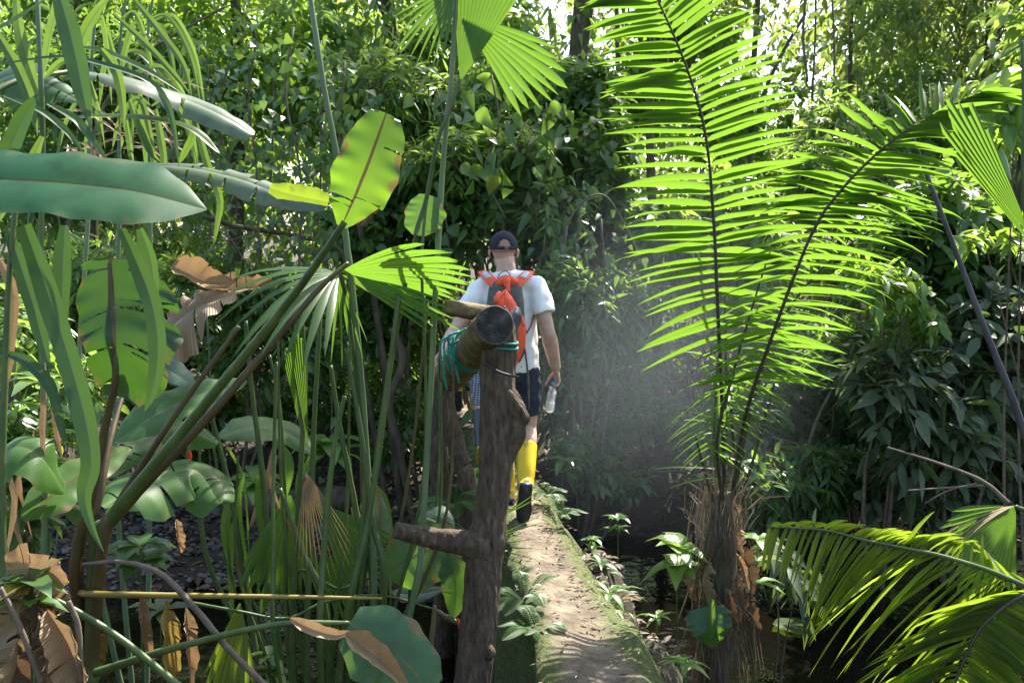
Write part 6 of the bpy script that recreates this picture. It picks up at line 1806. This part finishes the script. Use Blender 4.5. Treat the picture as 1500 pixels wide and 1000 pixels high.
# climbing heart leaf on the palm trunk, leaves over the water, floating leaf
hl = Plant('climbing_vine', 'single heart shaped leaf on a creeper in front of the palm trunk', 'vine', 1040, 4.75)
k = hl.stalk([(1030, 1000), (1028, 940), (1034, 888)], 4.72, [.004, .004, .003], 'stalk', ground=True)
hl.leaf([(1034, 888), (1038, 905), (1042, 925), (1046, 948)], [4.72, 4.7, 4.68, 4.7], .115, (-.1, -1, .3), 'banana', parent=k, seed=301, fold=.05, curl=.1, prof=[.75, 1, 1, .8, .5, .1])
hl.leaf([(1036, 868), (1044, 890), (1042, 925), (1040, 935)], [4.65] * 4, .016, (0, -1, .2), 'cane', parent=k, seed=302, nt=18, ns=2)
fl = broad(MB(), [P(1140, 905, 6.9) * (1, 1, 0) + (0, 0, WATER + .015), P(1165, 915, 6.75) * (1, 1, 0) + (0, 0, WATER + .02), P(1190, 924, 6.6) * (1, 1, 0) + (0, 0, WATER + .012)], .13, None, (0, 0, 1), fold=.05, curl=.05, seed=5, nt=16)
solo('floating_leaf', fl, M['palm_old'], 'yellow green dead leaf floating on the dark water', 'leaf', tuple(P(1165, 915, 6.75) * (1, 1, 0) + (0, 0, WATER)))
bush('creeper with large drooping leaves hanging over the water right of the palm trunk', 1150, 5.6,
     [(1130, 800, 35, 25), (1170, 845, 22, 20)], 14, 5, .17, .065, 330, 'shrub_dusty', dep=.12, hang=.8, stemr=.008, cat='vine', name='climbing_vine')
bush('sapling at the right edge with a tuft of bright translucent leaves in the sun', 1545, 5.2,
     [(1462, 135, 32, 32), (1500, 120, 25, 25), (1485, 200, 25, 20)], 26, 6, .17, .075, 331, 'shrub_bright', dep=.15, hang=.35, stemr=.012, cat='sapling', name='sapling')
bush('sapling spray of bright leaves under the spear leaves at the right', 1560, 5.8,
     [(1440, 345, 30, 10), (1475, 355, 18, 10)], 12, 6, .14, .06, 332, 'shrub_bright', dep=.12, hang=.3, stemr=.01, cat='sapling', name='sapling')
bush('leafy bush at the lower left edge between the ribbon leaf and the dry heap', 20, 4.4,
     [(20, 640, 40, 40), (60, 700, 35, 30), (30, 760, 40, 25)], 70, 6, .13, .06, 333, 'shrub', dep=.2, stemr=.01)
bush('bright shrub deep in the left edge behind the cane ribbon', 60, 6.2,
     [(30, 480, 50, 40), (110, 560, 40, 50), (60, 620, 50, 40)], 150, 7, .14, .06, 334, 'shrub_pale', dep=.3, stemr=.012)


def mist(c, r, dens):
    m, t, out = mat_new('drifting mist')
    tc = N_(t, 'ShaderNodeTexCoord')
    mp = N_(t, 'ShaderNodeMapping')
    mp.inputs['Scale'].default_value = tuple(1 / q for q in r)
    t.links.new(tc.outputs['Object'], mp.inputs[0])
    ln = N_(t, 'ShaderNodeVectorMath', operation='LENGTH')
    t.links.new(mp.outputs[0], ln.inputs[0])
    nz = N_(t, 'ShaderNodeTexNoise', i_Scale=.9, i_Detail=1.0)
    t.links.new(tc.outputs['Object'], nz.inputs['Vector'])
    fall = math_(t, 'SUBTRACT', 1.0, ln.outputs['Value'], True)
    den = math_(t, 'MULTIPLY', math_(t, 'MULTIPLY', math_(t, 'POWER', fall, 2.0), math_(t, 'ADD', nz.outputs[0], .2)), dens)
    pv = N_(t, 'ShaderNodeVolumePrincipled')
    pv.inputs['Color'].default_value = (.78, .87, 1, 1)
    pv.inputs['Anisotropy'].default_value = .2
    t.links.new(den, pv.inputs['Density'])
    t.links.new(pv.outputs[0], out.inputs['Volume'])
    b = MB(); ball(b, c, r, 24, 16)
    return tag(b.build('mist', m, loc=tuple(c)), kind='stuff', label='pale mist drifting in the sunbeam right of the walker')


mist(P(935, 530, 7.2), (1.9, 1.5, 1.9), .115)
